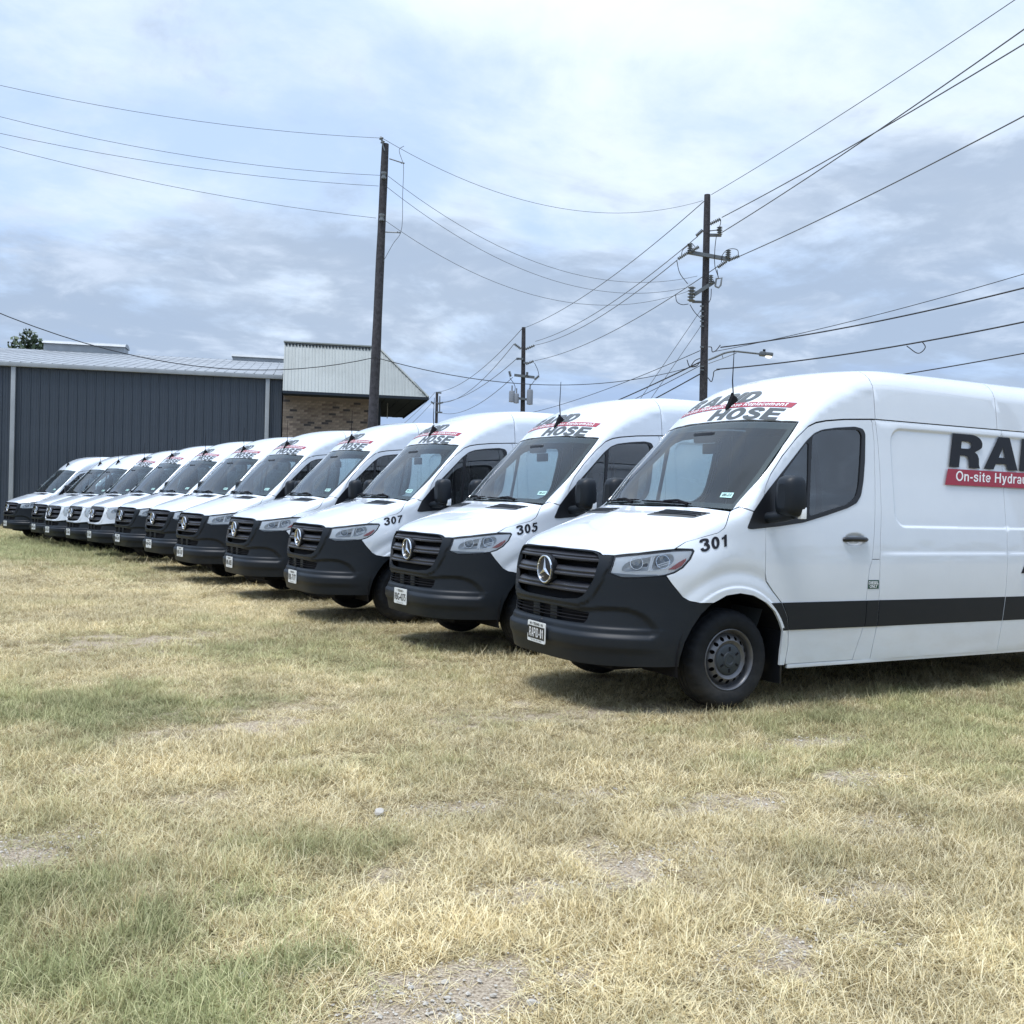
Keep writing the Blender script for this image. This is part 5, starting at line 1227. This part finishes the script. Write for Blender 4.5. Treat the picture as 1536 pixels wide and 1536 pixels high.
MB().box((U1-.02, -.14, 0), (U1+.16, -.02, ZB-.08), bev=.01).build('downspout', soffm, off)
MB().tube([(U1+.55, 1.2, ZB-.05), (U1+.55, 1.2, ZB-.75)], .022, 6).build('conduit', lightm, off)

# ================================================================== poles and wires
wood = pbr('creosoted_wood', (.036, .034, .038), .85, var=.4, vscale=9, bump=.6, bscale=40)
t = NT(wood.node_tree)
galv = pbr('galvanised_steel', (.13, .145, .155), .5, metal=.4)
porc = pbr('grey_insulator', (.14, .155, .165), .4)
cable_m = pbr('cable', (.016, .017, .020), .6)
wire_m = pbr('bare_wire', (.095, .10, .108), .5, metal=.3)
canm = pbr('transformer_paint', (.20, .22, .25), .45)
LINE = Vector((8.63, 29.44, 0)).normalized()            # run of the pole line, away from the eye
ACR = Vector((LINE.y, -LINE.x, 0))
def pole(x, y, h, r0, r1, lean, label, group=None):
    p = props(empty('utility_pole', (x, y, -.1)), label, 'utility pole', group)
    m = MB(); n = 14; m.tube([(lean[0]*k/n*h, lean[1]*k/n*h, h*k/n) for k in range(n+1)], [r0+(r1-r0)*k/n+.004*math.sin(k*2.1) for k in range(n+1)], 14); m.build('pole_shaft', wood, p)
    return p
def insul(name, parent, p, q, r=.06, n=6, mat=None):
    """ribbed insulator from p to q"""
    p, q = Vector(p), Vector(q); d = q-p; L = d.length; M = Matrix.Translation(p) @ d.to_track_quat('Z', 'Y').to_matrix().to_4x4()
    pr = [(0, 0), (r*.45, .0)]
    for k in range(n): z = L*(k+.5)/n; pr += [(r*.5, z-L*.3/n), (r, z-.0*L), (r*.5, z+L*.3/n)]
    pr += [(r*.4, L), (0, L)]; m = MB(); m.lathe(pr, 10, M); return m.build(name, mat or porc, parent)
def rod(name, parent, pts, r, mat, n=6): m = MB(); m.tube(pts, r, n); return m.build(name, mat, parent)
def bar(name, parent, p, q, w, mat):
    p, q = Vector(p), Vector(q); d = q-p; M = Matrix.Translation(p) @ d.to_track_quat('X', 'Z').to_matrix().to_4x4()
    m = MB(); m.box((0, -w/2, -w/2), (d.length, w/2, w/2), M); return m.build(name, mat, parent)
NW = [0]
def wire(p, q, sag, r, label, mat=None, seg=26, cat='power line', group=None, name='power_line'):
    p, q = Vector(p), Vector(q); pts = [p+(q-p)*(k/seg)-Vector((0, 0, 4*sag*(k/seg)*(1-k/seg))) for k in range(seg+1)]
    m = MB(); c = p.copy(); m.tube([v-c for v in pts], r, 5); o = m.build(name, mat or wire_m, None, loc=c); props(o, label, cat, group); return o

# nearest pole, in front of the brick office, leaning a little to the right
LP = at(553, 735, 30.0); LT = at(578, 216, 30.0); lh = LT.z+.1
lp = pole(LP.x, LP.y, lh, .168, .105, ((LT.x-LP.x)/lh, (LT.y-LP.y)/lh), 'tall leaning wooden pole standing in front of the brick office')
def LL(px, py, d=30.0): return at(px, py, d)-Vector((LP.x, LP.y, -.1))
insul('pin_insulator', lp, LL(575, 216, 29.9), LL(571, 205, 29.9), .07, 2)
rod('pin_bracket', lp, [LL(577, 226, 29.85), LL(573, 214, 29.85)], .02, galv)
for a, b_ in (((584, 238), (606, 245)), ((578, 348), (600, 349))): rod('standoff', lp, [LL(*a, 29.9), LL(*b_, 29.9)], .018, galv); insul('standoff_insulator', lp, LL(b_[0]-5, b_[1]-1, 29.9), LL(b_[0]+1, b_[1], 29.9), .03, 2)
for py, dx in ((263, 575.5), (326, 572.5)): 
    m = MB(); m.lathe([(0, 0), (.075, 0), (.075, .05), (.05, .07), (.05, .12), (.075, .14), (.075, .19), (0, .19)], 12, Matrix.Translation(LL(dx, py+5, 29.84))); m.build('spool_insulator', porc, lp)
ms = Vector((0, 0, 0))
MPX = lambda d=38.0: None
# second pole, with cross-arms
B2 = at(1054, 700, 38.0); T2 = at(1061, 292, 38.0); h2 = T2.z+.1
mp = pole(B2.x, B2.y, h2, .17, .115, ((T2.x-B2.x)/h2, (T2.y-B2.y)/h2), 'wooden pole with cross-arms and insulators behind the nearest van')
o2 = Vector((B2.x, B2.y, -.1))
def C6(x, y, d=38.0): return at(980+x/4.655, 270+y/4.655, d)-o2
bar('crossarm', mp, C6(238, 503, 37.8), C6(538, 556, 37.8), .13, galv); bar('crossarm', mp, C6(283, 802, 37.8), C6(425, 712, 37.8), .13, galv); bar('crossarm', mp, C6(385, 385), C6(475, 386), .10, galv); bar('crossarm', mp, C6(272, 850), C6(350, 852), .08, galv)
rod('brace', mp, [C6(385, 356), C6(460, 348)], .022, galv)
for a, b_, r_ in (((463, 384), (463, 325), .11), ((256, 512), (257, 440), .11), ((521, 550), (524, 488), .11), ((401, 728), (402, 662), .10), ((262, 850), (270, 742), .15)):
    insul('post_insulator', mp, C6(*a, 37.75), C6(*b_, 37.75), r_, 5)
for a, b_ in (((300, 390), (345, 350)), ((395, 308), (468, 272)), ((172, 552), (240, 508)), ((262, 498), (318, 466)), ((450, 610), (512, 566)), ((535, 556), (600, 530))):
    insul('strain_insulator', mp, C6(*a, 37.7), C6(*b_, 37.7), .075, 6)
m = MB(); m.tube([C6(432, 742, 37.7), C6(440, 690, 37.7), C6(478, 684, 37.7), C6(470, 735, 37.7), C6(455, 752, 37.7), C6(432, 742, 37.7)], .035, 6); m.build('fuse_cutout', porc, mp)
for pts_ in ([(195, 528), (205, 490), (240, 460), (262, 440), (290, 465)], [(475, 575), (480, 530), (510, 492), (550, 480), (588, 490), (594, 525)], [(470, 275), (470, 300), (463, 325)], [(163, 560), (185, 650), (240, 725)], [(440, 392), (430, 480), (430, 600), (455, 680)], [(445, 625), (450, 660), (455, 690)], [(155, 800), (165, 850), (200, 870), (245, 866)], [(255, 870), (290, 925), (335, 970)], [(405, 760), (400, 830), (385, 860)]):
    c = catmull([tuple(C6(x, y, 37.72)) for x, y in pts_], 5); rod('jumper_wire', mp, c, .014, cable_m, 5)
for y in (880, 915, 950, 985, 1020, 1165, 1300, 1325): bar('through_bolt', mp, C6(326, y, 37.85), C6(352, y+2, 37.85), .05, galv)
# street light on the second pole
sl_ = props(empty('street_light', (B2.x, B2.y, -.1)), 'lit street lamp on a thin curved arm on the second pole', 'street light')
rod('lamp_arm', sl_, catmull([tuple(C6(x, y, 37.8)) for x, y in ((385, 1256), (430, 1238), (500, 1208), (565, 1197), (650, 1204), (745, 1214))], 6), .035, galv, 8)
rod('arm_brace', sl_, [C6(385, 1282, 37.8), C6(480, 1248, 37.8), C6(580, 1208, 37.8)], .014, galv); rod('arm_strut', sl_, [C6(480, 1222, 37.8), C6(487, 1245, 37.8)], .012, galv)
hp = C6(742, 1214, 37.8); he = C6(832, 1224, 37.8); dv = (he-hp); L = dv.length; MH = Matrix.Translation(hp) @ dv.to_track_quat('X', 'Z').to_matrix().to_4x4()
m = MB(); m.box((0, -.13, -.07), (L*.45, .13, .09), MH, bev=.03); m.box((L*.4, -.15, -.05), (L, .15, .08), MH, bev=.04); m.build('lamp_housing', galv, sl_)
lampm = pbr('lamp_glow', (.9, .88, .8), .3, emit=(1, .95, .80), estr=1.1)
m = MB(); n = 10; M2 = MH @ Matrix.Translation((L*.70, 0, -.05)) @ Matrix.Diagonal((L*.26, .11, .075, 1)); m.lathe([(1, 0), (.92, -.45), (.6, -.85), (0, -1)], 16, M2); m.build('lamp_glass', lampm, sl_)
m = MB(); m.lathe([(.05, 0), (.05, .09), (0, .10)], 10, MH @ Matrix.Translation((L*.32, 0, .09))); m.build('photocell', matte, sl_)
# third pole with transformers
B3 = at(783, 760, 68.0); T3 = at(785.5, 491, 68.0); h3 = T3.z+.1; o3 = Vector((B3.x, B3.y, -.1))
tp = pole(B3.x, B3.y, h3, .19, .13, ((T3.x-B3.x)/h3, (T3.y-B3.y)/h3), 'wooden pole carrying small transformers, beyond the second pole')
def C7(x, y, d=68.0): return at(520+x/3.414, 190+y/3.414, d)-o3
bar('crossarm', tp, C7(858, 1272, 67.8), C7(962, 1284, 67.8), .16, galv); bar('crossarm', tp, C7(875, 1188, 67.8), C7(905, 1190, 67.8), .12, galv); bar('crossarm', tp, C7(905, 1208, 67.8), C7(930, 1212, 67.8), .12, galv)
for a, b_ in (((858, 1112), (893, 1138)), ((915, 1140), (962, 1120)), ((918, 1216), (958, 1200)), ((868, 1188), (880, 1190)), ((832, 1252), (840, 1280)), ((962, 1296), (985, 1276)), ((925, 1256), (922, 1284))): insul('strain_insulator', tp, C7(*a, 67.7), C7(*b_, 67.7), .11, 5)
for x, y, r_, hh in ((845, 1412, .19, .75), (868, 1418, .17, .65), (937, 1425, .20, 1.0)):
    m = MB(); m.lathe([(0, 0), (r_, .03), (r_, hh*.9), (r_*.85, hh), (0, hh*1.03)], 14, Matrix.Translation(C7(x, y, 67.6))); m.lathe([(.05, hh), (.05, hh+.35), (0, hh+.36)], 8, Matrix.Translation(C7(x, y, 67.6))); m.build('transformer', canm, tp)
bar('crossarm', tp, C7(835, 1385, 67.8), C7(945, 1400, 67.8), .14, galv)
for pts_ in ([(962, 1210), (978, 1245), (985, 1275)], [(962, 1300), (935, 1340), (930, 1380)], [(835, 1285), (862, 1330), (858, 1370)]): rod('jumper_wire', tp, catmull([tuple(C7(x, y, 67.7)) for x, y in pts_], 5), .02, cable_m, 5)
# fourth pole far down the line
B4 = at(652, 760, 110.0); T4 = at(655.5, 588, 110.0); h4 = T4.z+.1; o4 = Vector((B4.x, B4.y, -.1))
fp = pole(B4.x, B4.y, h4, .21, .14, ((T4.x-B4.x)/h4, (T4.y-B4.y)/h4), 'farthest small wooden pole showing above the roof of van 307')
def C8(x, y, d=110.0): return at(520+x/3.414, 190+y/3.414, d)-o4
for a, b_ in (((462, 1362), (485, 1364)), ((432, 1408), (447, 1420)), ((466, 1420), (494, 1412)), ((452, 1462), (490, 1464))): bar('crossarm', fp, C8(*a, 109.8), C8(*b_, 109.8), .16, galv)
bar('standpipe', fp, C8(477, 1380, 109.7), C8(476, 1465, 109.7), .09, galv)

def beyond(a, b_, k): return a+(b_-a)*k
# --- spans of the near line: left pole to the left and to the second pole
GL = 'power lines running left from the leaning pole'
def through(P_, M_, k, sag):
    """far end of a span that leaves P_ and hangs through M_ at 1/k of its length"""
    f = 1/k; return beyond(P_, M_+Vector((0, 0, 4*sag*f*(1-f))), k)
def span_left(a, b_, lab, sag=.55):
    P_, Q_ = at(*a, 29.9), at(*b_, 26.8); wire(P_, through(P_, Q_, 2.2, sag), sag, .0065, lab, group=GL); return
    wire(P_, beyond(P_, Q_, 2.2), sag, .0065, lab, group=GL)
span_left((570, 207), (0, 128), 'top wire running left from the head of the leaning pole', 1.1); span_left((570, 263), (0, 175), 'second wire down running left from the leaning pole', 1.3); span_left((568, 279), (0, 200), 'third wire down running left from the leaning pole', 1.0); span_left((564, 327), (0, 220), 'lowest wire running left from the leaning pole', .95)
GR = 'power lines sagging between the leaning pole and the second pole'
for a, b_, sg, lab in (((573, 207), (1054, 301), 1.15, 'top wire sagging from the leaning pole to the second pole'), ((582, 264), (1046, 414), 1.25, 'second wire sagging between the leaning pole and the second pole'), ((581, 281), (1028, 432), 1.2, 'third wire sagging between the leaning pole and the second pole'), ((578, 331), (1040, 434), 1.35, 'lowest high wire sagging between the leaning pole and the second pole')):
    wire(at(*a, 29.9), at(*b_, 37.9), sg, .0075, lab, group=GR)
c = catmull([tuple(at(x, y, 29.9)) for x, y in ((606, 219), (599, 224), (603, 240), (605, 246), (604, 290), (601, 349), (590, 365), (575, 392))], 5)
m = MB(); m.tube([Vector(p)-Vector(c[0]) for p in c], .008, 5); props(m.build('down_wire', wire_m, None, loc=tuple(c[0])), 'thin down wire held off the leaning pole by two rods', 'wire')
wire(at(563, 536, 29.85), through(at(563, 536, 29.85), at(0, 470, 24.5), 1.5, 1.75), 1.75, .012, 'low cable drooping left from the leaning pole across the metal roof', cable_m, name='service_cable', cat='cable')
wire(at(566, 537, 29.85), at(1046, 548, 37.9), .75, .012, 'low cable from the leaning pole to the second pole', cable_m, name='service_cable', cat='cable')
# --- spans of the pole line: towards the eye, right and overhead
for a, b_, r_, lab in (((1067, 292), (1522, 0), .011, 'thin top wire rising right from the head of the second pole'), ((1083, 326), (1536, 66), .017, 'thick conductor rising right from the upper bracket of the second pole'), ((1084, 348), (1536, 44), .017, 'thick conductor crossing another as it rises to the right'), ((1108, 385), (1536, 174), .017, 'lowest thick conductor rising right from the cross-arm end')):
    P_, Q_ = at(*a, 37.8), at(*b_, 22.5); wire(P_, through(P_, Q_, 1.94, .35), .35, r_, lab, group='high conductors rising to the right edge')
for a, b_, lab in (((1056, 302), (786, 492), 'top wire from the second pole back to the third pole'), ((1046, 355), (803, 512), 'upper conductor from the second pole back to the third pole'), ((1016, 390), (801, 518), 'middle conductor from the second pole back to the third pole'), ((1076, 400), (802, 541), 'lowest conductor from the second pole back to the third pole')):
    wire(at(*a, 37.8), at(*b_, 67.8), .55, .016, lab, group='conductors between the second and third poles')
for a, b_, lab in (((784, 492), (656, 588), 'top wire from the third pole back to the farthest pole'), ((771, 516), (664, 604), 'upper conductor from the third pole back to the farthest pole'), ((775, 538), (648, 603), 'middle conductor from the third pole back to the farthest pole'), ((769, 566), (660, 619), 'lowest conductor from the third pole back to the farthest pole')):
    wire(at(*a, 67.8), at(*b_, 109.8), .9, .022, lab, group='conductors between the third and farthest poles')
for a, b_, q_ in (((653, 588), (560, 660), 'upper'), ((648, 604), (560, 668), 'lower')): wire(at(*a, 109.8), at(*b_, 150), .9, .022, 'faint %s conductor running on past the farthest pole' % q_, group='conductors beyond the farthest pole')
# --- communication cables low on the second pole
for a, b_, r_, sg, lab in (((1068, 528), (1536, 411), .012, .30, 'thin upper cable running right from the second pole'), ((1081, 521), (1536, 432), .024, .35, 'thick upper cable running right from the second pole'), ((1075, 554), (1536, 483), .024, .35, 'thick lower cable running right below the street lamp'), ((1062, 600), (1536, 530), .018, .25, 'lowest cable running right just above the van roof')):
    P_, Q_ = at(*a, 37.8), at(*b_, 28.5); wire(P_, through(P_, Q_, 1.5, sg), sg, r_, lab, cable_m, group='cables running right from the second pole', name='service_cable', cat='cable')
for (x0, y0), (x1, y1), r_, lab in (((1050, 526), (783, 622), .014, 'thin upper cable from the second pole down to the left'), ((1050, 543), (783, 652), .026, 'thick cable from the second pole down to the left behind the vans'), ((1051, 548), (783, 668), .014, 'thin cable just under the thick one at the second pole'), ((1050, 561), (783, 688), .024, 'lowest thick cable from the second pole down to the left')):
    wire(at(x0, y0, 37.8), at(x1, y1, 67.8), .25, r_, lab, cable_m, group='cables running left from the second pole', name='service_cable', cat='cable')
for pts_ in ([(384, 1165), (405, 1168), (412, 1200), (435, 1192), (468, 1152)], [(380, 1380), (405, 1408), (418, 1370), (425, 1335), (465, 1322)], [(325, 1270), (300, 1300), (255, 1302), (235, 1255)], [(325, 1245), (290, 1262), (262, 1300)]):
    rod('cable_loop', mp, catmull([tuple(C6(x, y, 37.75)) for x, y in pts_], 6), .018, cable_m, 5)
P_, Q_ = at(1075, 554, 37.8), at(1536, 483, 28.5); lp_ = [P_+(Q_-P_)*f for f in (.58, .64)]
c = catmull([tuple(v) for v in (at(1360, 519, 32.3), at(1378, 530, 32.2), at(1388, 521, 32.1), at(1383, 512, 32.1))], 6); m = MB(); m.tube([Vector(p)-Vector(c[0]) for p in c], .016, 5); props(m.build('cable_coil', cable_m, None, loc=tuple(c[0])), 'small slack loop hanging on the thick lower cable', 'cable')
for (x, y), gx_, lab in (((1052, 464), 955, 'upper guy wire slanting down left from the second pole'), ((1052, 488), 975, 'lower guy wire slanting down left from the second pole')):
    P_ = at(x, y, 37.85); e_ = P_-Vector((0, 0, P_.z+.1))-CR*(P_.z*.60)+LINE*2.0; wire(P_, e_, .0, .010, lab, group='guy wires of the second pole', name='guy_wire', cat='guy wire')

# --- the line goes on past the eye: two more poles, seen mirrored in the cab window of the nearest van
q0 = Vector((16.2, .46, 0)); q1 = q0-LINE*30.5
for q, lab in ((q0, 'wooden pole on the right of the viewer, next along the pole line'), (q1, 'wooden pole behind the viewer at the end of the pole line')):
    p_ = pole(q.x, q.y, 13.0, .17, .115, (.01, 0), lab)
    bar('crossarm', p_, (-ACR*1.3+Vector((0, 0, 11.2)))[:], (ACR*1.3+Vector((0, 0, 11.2)))[:], .13, galv); bar('crossarm', p_, (-ACR*.9+Vector((0, 0, 9.9)))[:], (ACR*.9+Vector((0, 0, 9.9)))[:], .12, galv)
    for k in (-1.2, 0, 1.2): insul('post_insulator', p_, ACR*k+Vector((0, 0, 11.25)), ACR*k+Vector((0, 0, 11.6)), .09, 4)
for k, z, lab in ((0, 12.8, 'top'), (-1.2, 11.55, 'left'), (1.2, 11.55, 'right'), (.8, 9.9, 'lower')):
    wire(q0+ACR*k+Vector((0, 0, z)), q1+ACR*k+Vector((0, 0, z)), .6, .017, '%s conductor between the two poles beside and behind the viewer' % lab, group='conductors behind the viewer')
for z, lab in ((6.6, 'upper'), (6.0, 'lower')): wire(q0+Vector((0, 0, z)), q1+Vector((0, 0, z)), .8, .024, '%s thick cable between the two poles beside and behind the viewer' % lab, cable_m, group='cables behind the viewer', name='service_cable', cat='cable')

# ================================================================== trees
leaf_m = bpy.data.materials.new('leaves'); leaf_m.use_nodes = True; t = NT(leaf_m.node_tree); b = t.n['Principled BSDF']
lr = t.node('ShaderNodeAttribute', attribute_name='rnd').outputs['Fac']
t.l.new(t.ramp(lr, [(0, (.025, .040, .020)), (.6, (.055, .085, .040)), (1, (.10, .135, .065))], 'LINEAR'), b.inputs['Base Color']); b.inputs['Roughness'].default_value = .6
def foliage(blobs_, n, size):
    vs = []; fs = []; rn = []
    w = np.array([r_**2 for *_, r_ in blobs_]); w = w/w.sum()
    for _ in range(n):
        cx, cy, cz, r_ = blobs_[rng.choice(len(blobs_), p=w)]; d = rng.normal(size=3); d /= np.linalg.norm(d); p = np.array([cx, cy, cz])+d*r_*rng.uniform(.55, 1.08)*np.array([1, 1, .85])
        a, b_ = np.linalg.qr(rng.normal(size=(3, 2)))[0].T; s_ = size*rng.uniform(.6, 1.4); k = len(vs)
        vs += [tuple(p-a*s_), tuple(p-b_*s_*.5), tuple(p+a*s_), tuple(p+b_*s_*.5)]; fs.append((k, k+1, k+2, k+3)); q = rng.uniform(); rn += [q]*4
    me = mk_mesh('crown', vs, fs, leaf_m); a_ = me.attributes.new('rnd', 'FLOAT', 'POINT'); a_.data.foreach_set('value', np.array(rn, dtype=np.float32)); return me
def bw(u, v): return (1.5894+u*.95718+v*.28950, 46.9558-u*.28950+v*.95718)
bark = pbr('bark', (.06, .05, .042), .9)
for (u, v, zt, w_, lab, n) in ((-5.0, 25, 11.75, 1.0, 'dark green treetop showing above the metal roof at far left', 1500), (-2.45, 25, 11.15, .55, 'tip of a small dark tree just above the left roof vent', 500)):
    x, y = bw(u, v); tr = props(empty('tree', (x, y, -.1)), lab, 'tree')
    m = MB(); m.tube([(0, 0, 0), (.05, .03, zt*.5), (.0, .05, zt-.9)], [.22, .15, .05], 8)
    for k in range(5): a = k*1.3; m.tube([(.03, .03, zt*.55+.3*k), (w_*.6*math.cos(a), w_*.6*math.sin(a), zt*.7+.3*k)], [.07, .02], 6)
    m.build('trunk', bark, tr)
    bl = [(0, 0, zt-.65, .60*w_), (-.55*w_, 0, zt-1.2, .62*w_), (.55*w_, .2, zt-1.15, .66*w_), (0, 0, zt-2.0, 1.1*w_), (-.5*w_, .3, zt-3.0, 1.2*w_), (.6*w_, -.2, zt-3.0, 1.2*w_), (0, 0, zt-4.2, 1.4*w_)]
    add('crown', foliage(bl, int(n*1.5), .17), tr)
# far belt of trees round the lot, low behind everything
vs = []; fs = []
for k in range(260):
    a = 2*math.pi*k/260; r_ = 150+14*math.sin(k*1.7); 
    cx, cy = r_*math.sin(a), r_*math.cos(a); hh = 3.2+2.6*float(vnoise(np.array([k*1.0]), np.array([0.]), 7, 3)[0])+rng.uniform(0, 1.2)
    for _ in range(26):
        p = np.array([cx+rng.normal(0, 2.2), cy+rng.normal(0, 2.2), rng.uniform(.1, hh)]); q, w_ = np.linalg.qr(rng.normal(size=(3, 2)))[0].T*rng.uniform(.7, 1.5); i = len(vs)
        vs += [tuple(p-q), tuple(p-w_), tuple(p+q), tuple(p+w_)]; fs.append((i, i+1, i+2, i+3))
me = mk_mesh('distant_trees', vs, fs, leaf_m); a_ = me.attributes.new('rnd', 'FLOAT', 'POINT'); a_.data.foreach_set('value', np.repeat(rng.uniform(size=len(fs)), 4).astype(np.float32))
props(add('distant_trees', me), 'low far belt of trees around the grass lot', 'trees', kind='stuff')
